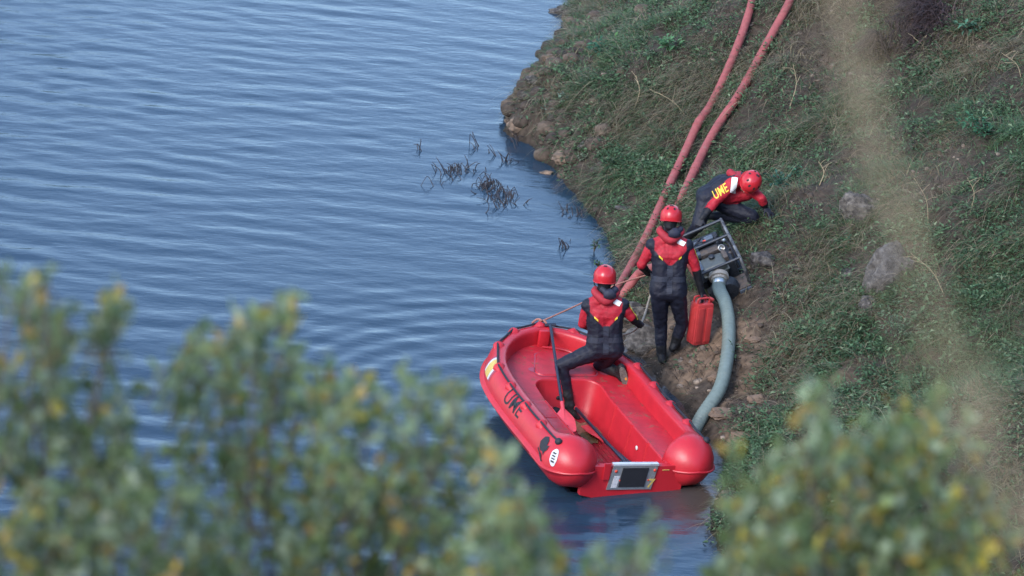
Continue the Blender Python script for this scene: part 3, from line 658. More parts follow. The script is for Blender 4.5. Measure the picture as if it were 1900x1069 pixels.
def helmet(parent, c, fwd, up, off, R=.112, vents=True):
    fwd = nrm(fwd); up = nrm(up-fwd*(up@fwd)); rt = np.cross(fwd, up); V = []; F = []; n = 36; prof = []
    for k in range(15): t = k/14*math.radians(104); prof.append((math.sin(t), math.cos(t)))
    prof += [(prof[-1][0]+.025, prof[-1][1]-.005), (prof[-1][0]+.018, prof[-1][1]-.055), (prof[-1][0]-.03, prof[-1][1]-.05), (prof[-1][0]-.10, prof[-1][1])]
    def P(r, h, a):
        x, y = math.cos(a), math.sin(a); drop = (.20*max(0, abs(y)-.35)*(1 if h < .1 else 0)+.13*max(0, -x)*(1 if h < .1 else 0))
        return c+R*(fwd*x*r*1.10+rt*y*r*.95+up*(h*.98-drop+.12))
    for r, h in prof:
        for k in range(n): V.append(P(r, h, 2*math.pi*k/n)-off)
    m = len(prof)
    for i in range(m-1):
        for k in range(n): F.append([i*n+k, (i+1)*n+k, (i+1)*n+(k+1) % n, i*n+(k+1) % n])
    F.append([(m-1)*n+k for k in range(n)])
    h = mobj('helmet', V, F, M['helmet'], parent, True, 50)
    mb = MB(); rb = [P(prof[14][0]+.03, prof[14][1]-.03, 2*math.pi*k/40)-off for k in range(41)]; mb.tube(rb, .004, 6, False).obj('helmet_rim', M['helmet'], h)
    for az, el in ([(math.radians(a), math.radians(e)) for a, e in ((155, 42), (205, 42), (110, 40), (250, 40), (60, 42), (300, 42), (165, 68), (195, 68), (20, 40), (340, 40))] if vents else [(math.radians(170), math.radians(72)), (math.radians(196), math.radians(72)), (math.radians(260), math.radians(5)), (math.radians(100), math.radians(5))]):
        r, hh = math.cos(el), math.sin(el); p = P(r, hh, az); e1 = nrm(P(r, hh, az+.05)-p); e2 = nrm(P(math.cos(el+.05), math.sin(el+.05), az)-p); nn = nrm(np.cross(e1, e2)); nn = nn if nn@(p-c) > 0 else -nn
        mobj('vent', [p+nn*.0022+e1*.011*math.cos(t)+e2*.016*math.sin(t)-nn*(.0006*math.cos(t)**2+.0013*math.sin(t)**2)-off for t in np.linspace(0, 2*math.pi, 13)[:-1]], [list(range(12))], M['dark'], h, False)
    mb = MB()
    for s_ in (1, -1): mb.tube(spline([c+rt*s_*R*.93-up*.02-off, c+rt*s_*R*.72-up*.10+fwd*.03-off, c-up*.135+fwd*.055-off], 5), .0055, 6)
    mb.obj('chin_strap', M['rope_black'], parent)
    return h
def patch(name, pts, matl, parent, off, e=.0):
    return mobj(name, [np.asarray(p)-off for p in pts], [list(range(len(pts)))], matl, parent, False)
def surf_decal(name, vf, org, ex, ey, nrm_, body, matl, parent, off, push=.004, conform=True):
    """print laid on the clothed body by casting onto it along -nrm_"""
    v, f = vf; from mathutils.bvhtree import BVHTree
    me = body.data; bvh = BVHTree.FromPolygons([q.co[:] for q in me.vertices], [list(p.vertices) for p in me.polygons]); out = []
    for p in v:
        o = np.asarray(org)+ex*p[0]+ey*p[1]-off; h = bvh.ray_cast(Vector(o+nrm_*.25), Vector(-nrm_), .5)
        out.append(np.array(h[0])+nrm_*push if h[0] is not None else o)
    return mobj(name, out, f, matl, parent, False)
def quad_vf(w_, h_, n=6):
    xs = np.linspace(-w_/2, w_/2, n); ys = np.linspace(-h_/2, h_/2, n); v = [(x, y) for y in ys for x in xs]
    return v, [[j*n+i, j*n+i+1, j*n+n+i+1, j*n+n+i] for j in range(n-1) for i in range(n-1)]
def strip_vf(pts, w_):
    P = np.asarray(pts, float); T = np.gradient(P, axis=0); T /= np.linalg.norm(T, axis=1)[:, None]; Nn = np.stack([-T[:, 1], T[:, 0]], 1)
    v = [tuple(p) for a, b in zip(P-Nn*w_/2, P+Nn*w_/2) for p in (a, b)]; return v, [[2*i, 2*i+2, 2*i+3, 2*i+1] for i in range(len(P)-1)]
def torso(B, hl, hr, cl, cr, sl, sr, nk, hd, NAVY=NAVY):
    B.cap(hl, hr, .108, .108, NAVY); wl = hl*.52+cl*.48; wr = hr*.52+cr*.48; mid = (wl+wr)/2; wl = mid+(wl-mid)*.82; wr = mid+(wr-mid)*.82
    for a, b_ in ((hl, hr), (wl, wr), (cl, cr)): pass
    B.cap(hl, wl, .108, .103, NAVY); B.cap(hr, wr, .108, .103, NAVY); B.cap(wl, cl, .103, .112, NAVY); B.cap(wr, cr, .103, .112, NAVY); B.cap(wl, wr, .103, .103, NAVY); B.cap(cl, cr, .112, .112, NAVY)
    B.cap(cl, sl, .10, .075, NAVY); B.cap(cr, sr, .10, .075, NAVY); m = (cl+cr)/2; B.cap(sl, nk, .07, .062, RED); B.cap(sr, nk, .07, .062, RED); B.cap(m, nk, .10, .062, NAVY); B.cap(nk, hd, .060, .055, BLK)
def leg(B, hip, knee, ank, toe, r=(.098, .066, .064, .046)):
    B.cap(hip, knee, r[0], r[1], NAVY); m = knee*.62+ank*.38; B.cap(knee, m, r[2], .064, NAVY); B.cap(m, ank, .064, r[3], NAVY)
    m2 = knee*.3+ank*.7; B.cap(m2, ank, .058, .05, BOOT); d = nrm(toe-ank)
    heel = ank-nrm(d-nrm(knee-ank)*(d@nrm(knee-ank)))*.035+nrm(ank-knee)*.045; ball = toe+nrm(ank-knee)*.012
    B.cap(ank, heel, .048, .040, BOOT); B.cap(heel, ball, .040, .036, BOOT); B.cap(ank, ball, .045, .034, BOOT); B.cap(ball, ball+nrm(ball-heel)*.045, .036, .028, BOOT)
    return heel, ball
def arm(B, sh, el, wr, red_fore=0.0):
    B.cap(sh, el, .066, .049, RED); m = el+(wr-el)*max(red_fore, .02)
    if red_fore > .1: B.cap(el, m, .050, .046, RED)
    B.cap(m, wr, .049, .034, BLK)
def colour_back(sc, right, down, back, V0=.22, k=1.05, half=.165):
    """red yoke: a V on the back (and chest) between the shoulders"""
    def f(W, nor, col):
        u = np.abs((W-sc)@right); w_ = (W-sc)@down; t = (np.all(np.isclose(col, NAVY), 1) | np.all(np.isclose(col, RED), 1)) & (w_ < .5) & (u < half)
        isred = V0-k*u-w_ ; red = np.clip(isred/.008+.5, 0, 1)[:, None]
        out = np.where(t[:, None] & (w_ < .35)[:, None] & (u < half-.01)[:, None], NAVY*(1-red)+RED*red, col); return out
    return f
def back_details(p, body, sc, right, down, back, off, zone=.36):
    n = back
    surf_decal('belt', strip_vf([(x, -.0) for x in np.linspace(-.17, .17, 16)], .055), sc+down*zone, right, -down, n, body, M['belt'], p, off, .006)
    surf_decal('spine_strip', strip_vf([(0, y) for y in np.linspace(-.20, -zone-.14, 16)], .055), sc, right, -down, n, body, M['belt'], p, off, .005)
    surf_decal('strap_patch', quad_vf(.075, .055), sc+right*.105+down*.02, right*.85+down*.5, right*.5-down*.85, nrm(n+np.array([0, 0, .7])), body, M['white'], p, off, .012)
    for s_, sz in ((-1, .05), (1, .035)): surf_decal('strap_tab', quad_vf(sz, .02), sc+right*s_*.095+down*.125, right*.75*s_+down*-.65*s_*s_ if s_ > 0 else right*.75+down*.65, -down, n, body, M['yellow'], p, off, .007)
def hood(p, nk, right, down, back, off, matl='red_cloth'):
    nk = nk-down*.03
    V = []; F = []; n = 16                                   # soft folded hood: a sagging collar roll
    pts = [nk+right*.09-down*.055-back*.05, nk+right*.10+back*.035-down*.035, nk+back*.085+down*.035, nk-right*.10+back*.035-down*.035, nk-right*.09-down*.055-back*.05]
    P = spline(pts, 6); r = np.concatenate([np.linspace(.028, .046, len(P)//2), np.linspace(.046, .028, len(P)-len(P)//2)])
    v, f = tube_geo(P-off, r, 12); mobj('hood', v, f, M[matl], p)
    v, f = tube_geo(spline([nk+right*.10+back*.05-down*.075-off, nk+right*.03+back*.10-down*.035-off, nk-right*.05+back*.06-down*.085-off], 6), [.03]*4+[.056]*5+[.03]*4, 12); mobj('hood_lining', v, f, M['navy'], p)
# ---- the man standing on the bank
fl = at_ground(1226, 676); fr = at_ground(1251, 659)
def man_standing():
    Yh = fl[1]-.0; pel = at_y(1240, 541, Yh); sc = at_y(1243, 452, Yh+.10); hd = at_y(1245, 406, Yh+.12); off = np.array([pel[0], pel[1], min(fl[2], fr[2])])
    p = empty('person', off, 'person standing on the bank, back turned, black and red suit, carrying a jerrycan', 'person', 'rescue workers in black and red suits')
    B = Body(); right = nrm(np.array([1, .06, -.03])); hl, hr = pel-right*.085, pel+right*.085
    up = nrm(sc-pel); down = -up; back = nrm(np.cross(right, up)); back = back if back[1] < 0 else -back; right = nrm(np.cross(up, back)); right = right if right[0] > 0 else -right
    cm = sc+down*.10; cl, cr = cm-right*.075, cm+right*.075; sl, sr = sc-right*.165+down*.02, sc+right*.165+down*.02; nk = sc+up*.055
    torso(B, hl, hr, cl, cr, sl, sr, nk, hd-up*.04)
    kl = at_y(1226, 604, Yh+.05); kr = at_y(1266, 600, Yh+.06)
    al = fl+np.array([0, 0, .10]); ar = fr+np.array([0, .02, .12])
    leg(B, hl-up*.02, kl, al, fl+np.array([-.01, .15, .05])); leg(B, hr-up*.02, kr, ar, fr+np.array([.03, .15, .06]))
    el = at_y(1190, 492, sc[1]-.02); wl = at_y(1204, 508, sc[1]+.17); er = at_y(1292, 500, sc[1]-.01); wr = at_y(1301, 542, sc[1]-.02)
    arm(B, sl, el, wl, .0); arm(B, sr, er, wr, .0)
    B.hand(wl, nrm(np.array([.3, .6, -.2])), np.array([-.6, .2, .8]), GLOVE, .9, 0, 1); B.hand(wr, nrm(wr-er), np.array([1, .0, .1]), GLOVE, .85, 0, 1)
    hf = nrm(np.array([.10, .95, -.30])); hu = nrm(np.array([.0, .3, .95])); head(B, hd, hf, nrm(hu-hf*(hu@hf)))
    b = B.build('body', p, off, colour_back(sc, right, down, back))
    helmet(p, hd+hu*.015, hf, hu, off); eyes(p, hd, hf, nrm(hu-hf*(hu@hf)), off); hood(p, nk, right, down, back, off); back_details(p, b, sc, right, down, back, off, .34)
    surf_decal('sleeve_print', strip_vf([(0, y) for y in np.linspace(.10, -.12, 14)], .022), (sr+er)/2+right*.045, nrm(back), nrm(sr-er), nrm(right*.75+back*.66), b, M['yellow'], p, off, .006)
    print('A leg', np.linalg.norm(hl-kl), np.linalg.norm(kl-al), np.linalg.norm(hr-kr), np.linalg.norm(kr-ar), 'torso', np.linalg.norm(sc-pel), 'arm', np.linalg.norm(sr-er), np.linalg.norm(er-wr), np.linalg.norm(sl-el), np.linalg.norm(el-wl))
    return dict(wl=wl+np.array([.03, .06, -.02]), wr=wr+nrm(wr-er)*.10, sc=sc, right=right)
MA = man_standing()
# ---- the man kneeling in the boat
def man_kneeling():
    kr = at_boat(1114, 677, ZB+.105); tp_ = at_boat(1160, 711, ZB+.035); hp_ = at_y(1153, 684, tp_[1]-.01); fr_ = (tp_+hp_)/2+nrm(kr-(tp_+hp_)/2)*.07+np.array([0, .03, .0]); pel = at_y(1122, 647, kr[1]-.20); Yh = pel[1]
    sc = at_y(1123, 563, Yh+.06); hd = at_y(1122, 518, Yh+.10); off = at_boat(1125, 690, ZB)
    p = empty('person', off, 'person in red helmet kneeling on the boat bench, one leg in the footwell', 'person', 'rescue workers in black and red suits')
    B = Body(); right = nrm(np.array([1, .10, .0])); up = nrm(sc-pel); back = nrm(np.cross(right, up)); back = back if back[1] < 0 else -back; right = nrm(np.cross(up, back)); right = right if right[0] > 0 else -right; down = -up
    hl, hr = pel-right*.085, pel+right*.085; cm = sc+down*.10; cl, cr = cm-right*.075, cm+right*.075; sl, sr = sc-right*.16+down*.02, sc+right*.16+down*.02; nk = sc+up*.05
    torso(B, hl, hr, cl, cr, sl, sr, nk, hd-up*.04)
    al = at_boat(1056, 744, ZF+.16); kl = at_y(1041, 678, al[1]+.05); fz = at_boat(1061, 768, ZF+.03)
    leg(B, hl-up*.02, kl, al, fz+np.array([.02, -.02, .02])); 
    d = nrm(fr_-kr); heel = fr_+d*.035
    B.cap(hr-up*.02, kr, .098, .072, NAVY); B.cap(kr, kr*.55+fr_*.45, .070, .064, NAVY); B.cap(kr*.55+fr_*.45, fr_, .062, .048, NAVY); B.cap(kr*.3+fr_*.7, fr_, .056, .05, BOOT)
    # foot up on its toes, sole to the camera
    toe = tp_+np.array([0, .03, 0]); hl_ = hp_+np.array([0, .03, 0])
    B.cap(fr_, hl_, .046, .040, BOOT); B.cap(fr_, toe, .045, .036, BOOT); B.cap(hl_, toe, .038, .038, BOOT)
    el = at_y(1081, 600, sc[1]-.0); wl = at_y(1092, 607, sc[1]+.20); er = at_y(1171, 588, sc[1]+.03); wr = at_y(1186, 603, sc[1]+.16)
    arm(B, sl, el, wl, .0); arm(B, sr, er, wr, .0)
    B.hand(wl, nrm(np.array([.2, .9, .1])), np.array([-.6, .2, .8]), GLOVE, .9, 0, 1); B.hand(wr, nrm(np.array([.25, .9, -.1])), np.array([.5, -.1, .8]), GLOVE, .9, 0, -1)
    hf = nrm(np.array([.05, .98, -.15])); hu = nrm(np.array([.0, .15, .98])); head(B, hd, hf, nrm(hu-hf*(hu@hf)))
    b = B.build('body', p, off, colour_back(sc, right, down, back, .24, 1.15))
    helmet(p, hd+hu*.015, hf, hu, off, .114, False); eyes(p, hd, hf, nrm(hu-hf*(hu@hf)), off); hood(p, nk, right, down, back, off); back_details(p, b, sc, right, down, back, off, .34)
    surf_decal('sleeve_print', strip_vf([(0, y) for y in np.linspace(.10, -.12, 14)], .022), (sr+er)/2+right*.045, nrm(back), nrm(sr-er), nrm(right*.75+back*.66), b, M['yellow'], p, off, .006)
    # boot sole
    ax = nrm(hl_-toe); nn = nrm(-FW-ax*(-FW@ax)); sdv = np.cross(ax, nn); c = (hl_+toe)/2+nn*.036
    so_ = [c+ax*(.10*math.cos(t))+sdv*(.040+.006*math.cos(2*t))*math.sin(t) for t in np.linspace(0, 2*math.pi, 25)[:-1]]
    V = so_+[q+nn*.016 for q in so_]; mobj('boot_sole', [q-off for q in V], [list(range(24, 48))]+[[k, (k+1) % 24, 24+(k+1) % 24, 24+k] for k in range(24)], M['sole'], p, False)
    mobj('sole_dot', [c-ax*.025+sdv*.012+nn*.018+ax*.016*math.cos(t)+sdv*.011*math.sin(t)-off for t in np.linspace(0, 6.28, 10)[:-1]], [list(range(9))], M['orange'], p, False)
    print('B thighs', np.linalg.norm(hl-kl), np.linalg.norm(hr-kr), 'shins', np.linalg.norm(kl-al), np.linalg.norm(kr-fr_), 'torso', np.linalg.norm(sc-pel), 'al local', w2bl(al), w2bl(fz), w2bl(kr), 'arms', np.linalg.norm(sr-er), np.linalg.norm(er-wr), np.linalg.norm(sl-el), np.linalg.norm(el-wl))
    return dict(wl=wl, wr=wr+np.array([.02, .07, -.01]))
MB_ = man_kneeling()
# ---- the man bent over the pump
def man_bending():
    kn = at_ground(1394, 412, .05); pel = at_y(1310, 366, kn[1]+.02); Y = pel[1]
    sc = at_y(1362, 334, Y+.06); hd = at_y(1391, 338, Y-.10); hand_l = at_ground(1427, 396, .10); off = np.array([pel[0], pel[1], float(height(pel[0], pel[1]))])
    p = empty('person', off, 'person crouching above the pump, gloved hand on the grass, yellow letters on red sleeve', 'person', 'rescue workers in black and red suits')
    B = Body(); spine = nrm(sc-pel); across = np.array([.35, .93, .05]); across = nrm(across-spine*(across@spine))   # towards his left shoulder
    hl, hr = pel+across*.085, pel-across*.085; cm = sc-spine*.11; cl, cr = cm+across*.075, cm-across*.075; sl, sr = sc+across*.165, sc-across*.155; nk = sc+spine*.055
    NT = NAVY+2e-4; torso(B, hl, hr, cl, cr, sl, sr, nk, hd*.75+nk*.25, NT)
    B.cap(cm-spine*.02, pel+spine*.06, .135, .120, NT); B.cap(at_y(1352, 362, Y-.0), at_y(1384, 358, Y+.02), .098, .085, RED)
    el = at_y(1413, 368, hand_l[1]-.02); wl = hand_l+np.array([-.045, .03, .055]); sl = at_y(1396, 352, (sl[1]+el[1])/2)*.6+sl*.4
    B.cap(cl, sl, .09, .07, NAVY); arm(B, sl, el, wl, .62)
    B.hand(wl, nrm(np.array([.62, -.5, -.55])), np.array([.3, -.3, .85]), GLOVE, .12, .55, 1)
    er = at_y(1326, 376, sr[1]-.08); wr = at_y(1303, 405, sr[1]-.22); arm(B, sr, er, wr, .55); B.hand(wr, nrm(np.array([-.3, -.45, -.6])), np.array([-.2, -.8, .5]), GLOVE, 1.0, 0, -1)
    k2 = at_y(1296, 418, Y-.22); B.cap(hr, k2, .10, .075, NAVY); an = k2+np.array([-.06, .30, -.22]); B.cap(k2, an, .07, .05, NAVY); B.cap(an, an+np.array([-.02, .12, -.08]), .05, .04, BOOT)
    B.cap(hl, kn+np.array([0, 0, .06]), .10, .078, NAVY); a2 = kn+np.array([-.36, .10, .0]); a2[2] = max(a2[2], float(height(a2[0], a2[1]))+.05); B.cap(kn+np.array([0, 0, .05]), a2, .075, .05, NAVY); B.cap(a2, a2+np.array([-.13, .03, -.02]), .05, .04, BOOT)
    hf = nrm(np.array([-.30, -.62, -.62])); hu = nrm(np.array([.42, -.35, .60])); hu = nrm(hu-hf*(hu@hf)); head(B, hd, hf, hu)
    side = -across
    def cf(W, nor, col):
        u = (W-sc)@spine; t = np.all(np.isclose(col, NT, atol=2e-5), 1); a = nor@nrm(np.array([-.2, .25, .95])); red = np.clip((u+.30-.36*np.clip(a, 0, 1)+.14*np.clip((W-sc)@across*6, -1, 1)*0)/.01, 0, 1)[:, None]
        m = t & (u > -.34); return np.where(m[:, None], NAVY*(1-red)+RED*red, col)
    b = B.build('body', p, off, cf)
    helmet(p, hd+hu*.02, hf, hu, off); eyes(p, hd, hf, hu, off)
    toC = -FW; _tm = text_mesh('UME', .155, bold=.0015, spacing=1.02)
    surf_decal('sleeve_lettering', ([(q[0]*.54, q[1]*.86) for q in _tm[0]], _tm[1]), at_y(1336, 356, sr[1]), nrm(IX*.84+IY*.54), nrm(-IX*.40+IY*.92), toC, b, M['yellow'], p, off, .006)
    surf_decal('shoulder_band', quad_vf(.06, .16, 9), at_y(1361, 344, sr[1]), nrm(IX*.99-IY*.12), nrm(IX*.12+IY*.99), toC, b, M['white'], p, off, .010)
    up2 = np.array([0, 0, 1.]); bb = nrm(up2-spine*(up2@spine)); P = spline([nk-across*.10-bb*.03, nk-across*.06+bb*.05-spine*.03, nk+bb*.09-spine*.05, nk+across*.07+bb*.05-spine*.03, nk+across*.10-bb*.03], 6)
    v, f = tube_geo(P-off, np.concatenate([np.linspace(.024, .042, 12), np.linspace(.042, .024, len(P)-12)]), 12); mobj('hood', v, f, M['red_cloth'], p)
    print('C', 'thigh', np.linalg.norm(hl-kn), np.linalg.norm(hr-k2), 'torso', np.linalg.norm(sc-pel), 'arms', np.linalg.norm(sl-el), np.linalg.norm(el-wl), np.linalg.norm(sr-er), np.linalg.norm(er-wr), 'pel h', pel[2]-off[2])
    return dict(wr=wr)
MC = man_bending()
# ------------------------------------------------------------------ jerrycan in the hand
def jerrycan():
    top = at_y(1304, 558, MA['wr'][1]); bot = at_y(1294, 636, MA['wr'][1]-.02); ax = nrm(bot-top); L_ = np.linalg.norm(bot-top)
    ez = -ax; ex = np.array([.86, .5, 0]); ex = nrm(ex-ez*(ex@ez)); ey = np.cross(ez, ex); R = Matrix((ex, ey, ez)).transposed().to_4x4()
    o = empty('jerrycan', bot, 'red plastic jerrycan hanging from the hand of the man on the bank', 'jerrycan', mat=Matrix.Translation(Vector(bot)) @ R)
    H = L_*.97; W_, T_ = .185, .15; MB().box((0, 0, H/2), (W_, T_, H), bev=.022).obj('can_body', M['can'], o, 50)
    for x in (-.05, .05):
        for s_ in (-1, 1): MB().box((x, s_*(T_/2+.004), H/2), (.065, .012, H*.82), bev=.005).obj('can_panel', M['can'], o)
    for s_ in (-1, 1): MB().box((s_*(W_/2+.003), 0, H/2), (.010, .10, H*.8), bev=.004).obj('can_panel', M['can'], o)
    for y in (-.035, .035): MB().tube(spline([(-.075, y, H-.005), (-.07, y, H+.045), (0, y, H+.052), (.05, y, H+.045), (.055, y, H-.005)], 5), .011, 8).obj('handle', M['can'], o)
    v, f = lathe([(.022, 0), (.022, .02), (.028, .022), (.028, .05), (.02, .052)], 14, (.4, 0, .9), (.085, 0, H-.012)); mobj('cap', v, f, M['can'], o)
jerrycan()
# ------------------------------------------------------------------ motor pump
pf = at_ground(1352, 545, .0)                                   # front foot of its cradle
E1_ = at_y(1376, 484, pf[1]-.20); 
def solve_dir(dx, dy, L):                                        # image vector + true length -> world vector, taking the rising solution
    k = 1/S*(np.dot(E1_-CAM, FW)/D); v = IX*dx*k-IY*dy*k; r = math.sqrt(max(0, L*L-v@v)); return v, r
v, r = solve_dir(-35, -82, .70); ey = nrm(v+FW*r)
v, r = solve_dir(-76, 20, .46); exn = v+FW*r*.35; ex = -nrm(exn-ey*(exn@ey)); ez = np.cross(ex, ey)
PM = Matrix((ex, ey, ez)).transposed().to_4x4(); HT = .46
PO = E1_-ez*HT-ex*.46
pump = empty('motor_pump', PO, 'portable motor pump in a black tube cradle standing on the bank beside the crouching man', 'pump', mat=Matrix.Translation(Vector(PO)) @ PM)
def pb(p): return PO+ex*p[0]+ey*p[1]+ez*p[2]
W_, L_ = .46, .72
for x, nm in ((0, 'cradle_side'), (W_, 'cradle_side')):
    MB().tube(spline([(x, -.02, .02), (x, 0, HT-.12), (x, .04, HT-.01), (x, .14, HT), (x, .55, HT), (x, .68, HT-.01), (x, L_, HT-.12), (x, L_, .02)], 6), .0165, 10).obj(nm, M['frame_worn' if x else 'frame'], pump)
    MB().tube([(x, -.02, .02), (x, L_, .02)], .016, 8).obj('cradle_foot', M['frame'], pump)
for y in (.05, .42, .66): MB().tube([(-.01, y, HT+.002), (W_+.01, y, HT+.002)], .0155, 10).obj('cross_bar', M['frame'], pump)
for y in (.02, .35, .68): MB().tube([(0, y, .03), (W_, y, .03)], .015, 8).obj('base_bar', M['frame'], pump)
MB().box((W_/2, .38, .07), (.36, .52, .05), bev=.01).obj('base_plate', M['engine'], pump)
mb = MB().box((W_/2, .40, .20), (.24, .30, .22), bev=.02)
for k in range(6): mb.box((W_/2, .29+k*.04, .315), (.25, .012, .03))
mb.obj('engine_block', M['engine'], pump)
# fuel tank: rounded, with seam and cap
MB().box((W_/2-.03, .20, .345), (.25, .19, .15), bev=.04).obj('fuel_tank', M['tank'], pump, 60)
MB().box((W_/2-.03, .20, .335), (.27, .21, .012), bev=.005).obj('tank_seam', M['tank'], pump)
for k, (a_, b_, c_) in enumerate((((.05, .60, .30), (.16, .50, .44), (.33, .52, .34)), ((.10, .30, .28), (.05, .42, .43), (.20, .60, .40)), ((.40, .20, .15), (.43, .36, .38), (.36, .56, .30)))): MB().tube(spline([a_, b_, c_], 6), .009, 6).obj('fuel_line', M['rope_black'], pump)
MB().box((.34, .24, .37), (.05, .12, .10), bev=.012).obj('muffler_guard', M['brown_part'], pump)
v, f = lathe([(.03, 0), (.032, .02), (.024, .028), (.004, .03)], 14, None, (W_/2-.02, .25, .42)); mobj('tank_cap', v, f, M['engine'], pump)
MB().box((.06, .22, .33), (.07, .16, .18), bev=.02).obj('air_filter', M['bluegrey'], pump)
MB().box((.07, .50, .36), (.12, .07, .07), bev=.015).obj('recoil_cover', M['bluegrey'], pump)
MB().box((.16, .56, .36), (.10, .06, .06), bev=.012).obj('control_box', M['bluegrey'], pump)
MB().box((.27, .57, .37), (.09, .06, .05), bev=.010).obj('control_box', M['bluegrey'], pump)
MB().box((.08, .41, .37), (.10, .06, .06), bev=.012).obj('control_box', M['bluegrey'], pump)
MB().box((.215, .525, .40), (.035, .025, .03), bev=.006).obj('stop_switch', M['redbit'], pump)
MB().box((.22, .40, .36), (.20, .09, .07), bev=.02).obj('carburettor', M['brown_part'], pump)
v, f = lathe([(.005, 0), (.035, .002), (.035, .07), (.028, .075), (.028, .02), (.005, .02)], 16, (.1, -.6, .6), (.335, .40, .35)); mobj('exhaust', v, f, M['chrome'], pump)
MB().box((.36, .30, .22), (.10, .30, .26), bev=.025).obj('cooling_shroud', M['engine'], pump); MB().box((.20, .62, .24), (.34, .08, .24), bev=.02).obj('fan_housing', M['engine'], pump); MB().box((.04, .40, .20), (.08, .40, .22), bev=.02).obj('side_cover', M['engine'], pump)
mb = MB()
for k in range(7): mb.tube(spline([(.33, .34+k*.045, .10), (.37+.01*(k % 2), .35+k*.045, .25), (.33, .37+k*.04, .36)], 4), .014, 7)
mb.obj('cable_bundle', M['engine'], pump)
for k, (y, z) in enumerate(((.30, .33), (.45, .38), (.55, .30), (.22, .25))):
    v, f = lathe([(.004, 0), (.018, 0), (.018, .03), (.01, .034)], 10, (1, 0, .3), (.385, y, z)); mobj('bolt_head', v, f, M['steel' if k == 1 else 'brown_part'], pump)
# pump volute with suction flange facing the camera
v, f = lathe([(.01, -.07), (.12, -.06), (.15, -.02), (.15, .03), (.12, .07), (.02, .08)], 22, -ey*0+np.array([0, -1, 0]), (W_/2-.02, .02, .17)); mobj('volute', v, f, M['engine'], pump, True, 40)
MB().box((W_/2-.02, .05, .30), (.15, .08, .05), bev=.012).obj('priming_block', M['bluegrey'], pump)
for x in (-.05, .05):
    v, f = lathe([(.003, 0), (.013, 0), (.013, .015), (.003, .02)], 8, None, (W_/2-.02+x, .05, .325)); mobj('bolt_head', v, f, M['steel'], pump)
MB().box((W_-.07, .06, .12), (.14, .20, .05), bev=.01).obj('skid_plate', M['brown_part'], pump); MB().box((W_-.06, -.05, .10), (.13, .012, .07), bev=.004).obj('front_plate', M['bluegrey'], pump)
# suction flange and hose
fc = at_y(1334, 517, pb((.2, -.05, .2))[1]); fcl = np.array([(fc-PO)@ex, (fc-PO)@ey, (fc-PO)@ez])
fd = nrm(np.array([.05, -.75, -.45])); fdl = np.array([fd@ex, fd@ey, fd@ez])
v, f = lathe([(.055, -.05), (.098, -.045), (.102, -.02), (.098, .0), (.078, .004), (.074, .03), (.05, .03)], 26, fdl, fcl); mobj('flange', v, f, M['flange'], pump, True, 40)
v, f = lathe([(.064, .0), (.066, .075), (.062, .08), (.05, .08)], 22, fdl, fcl); mobj('collar', v, f, M['steel'], pump, True, 40)
MB().tube([fcl-fdl*.03, np.array([W_/2-.02, 0, .19])], .06, 14).obj('inlet_pipe', M['engine'], pump)
gp = at_ground(1335, 722, .10); ge = at_ground(1304, 773, .06); gw = at_z(1285, 806, -.02)
hp = spline([fc+fd*.03, fc+fd*.14, at_y(1347, 565, fc[1]-.34), at_y(1352, 615, fc[1]-.66), at_y(1349, 665, fc[1]*.35+gp[1]*.65-.12), gp, ge, gw, gw+(gw-ge)*.5-np.array([0, 0, .1])], 26)
print('hose clear', [(hp[i][2]-height(hp[i][0], hp[i][1])).round(2) for i in range(0, len(hp), 20)])
n_ = len(hp); fr_ = np.clip((.9-np.arange(n_)/n_)*8, 0, 1); gz = height(hp[:, 0], hp[:, 1])+.075; hz = hp[:, 2]+np.maximum(0, gz-hp[:, 2])*fr_
k_ = np.ones(31)/31; hz2 = np.convolve(np.pad(hz, 15, 'edge'), k_, 'valid'); e_ = np.clip(np.arange(n_)/18-.4, 0, 1); hp[:, 2] = hp[:, 2]*(1-e_)+hz2*e_
hr_ = .066+.0022*np.sin(np.arange(len(hp))*math.pi*.66)
sh = empty('suction_hose', hp[0], 'grey-green corrugated suction hose curving from the pump flange down into the water', 'hose')
v, f = tube_geo(hp-hp[0], hr_, 18); mobj('hose_wall', v, f, M['suction'], sh, True, None)
# ------------------------------------------------------------------ delivery hoses
def ground_path(pix, lift):
    t = np.array([np.linalg.norm(at_ground(a, b, lift)-CAM) for a, b in pix]); g = t.copy()
    for _ in range(5):                                           # a stiff hose bridges the small hollows
        s_ = t.copy(); s_[1:-1] = (t[:-2]+2*t[1:-1]+t[2:])/4; t = np.minimum(s_, g)
    return np.array([CAM+ray(a, b)*q for (a, b), q in zip(pix, t)])
R1 = .047
pa = ground_path([(1436, -200), (1422, -130), (1408, -60), (1396, 0), (1378, 60), (1350, 130), (1319, 195), (1295, 230), (1270, 285), (1246, 335), (1224, 385), (1199, 440), (1172, 492)], R1*1.5)
kink = [at_ground(1152, 524, .10), at_ground(1143, 541, .12), at_ground(1151, 551, .10), at_ground(1168, 530, .16), at_ground(1190, 505, .24), at_y(1230, 492, PO[1]+.15), at_y(1268, 478, PO[1]+.25), pb((.03, .30, .2))]
P = spline(list(pa)+kink, 10); n_ = len(P)
rr = np.full(n_, R1); i0 = (len(pa)-1)*10
rr[i0:i0+12] = np.linspace(R1, .034, 12); rr[i0+12:i0+28] = .036; rr[i0+28:i0+40] = np.linspace(.036, R1, 12)
h1 = empty('delivery_hose', P[0], 'red delivery hose nearer the water, kinking back on itself behind the kneeling man', 'hose', 'red hoses running up the slope')
v, f = tube_geo(P-P[0], rr*(1+.010*np.sin(np.arange(n_)*.9)), 14); mobj('hose_wall', v, f, M['hose'], h1)
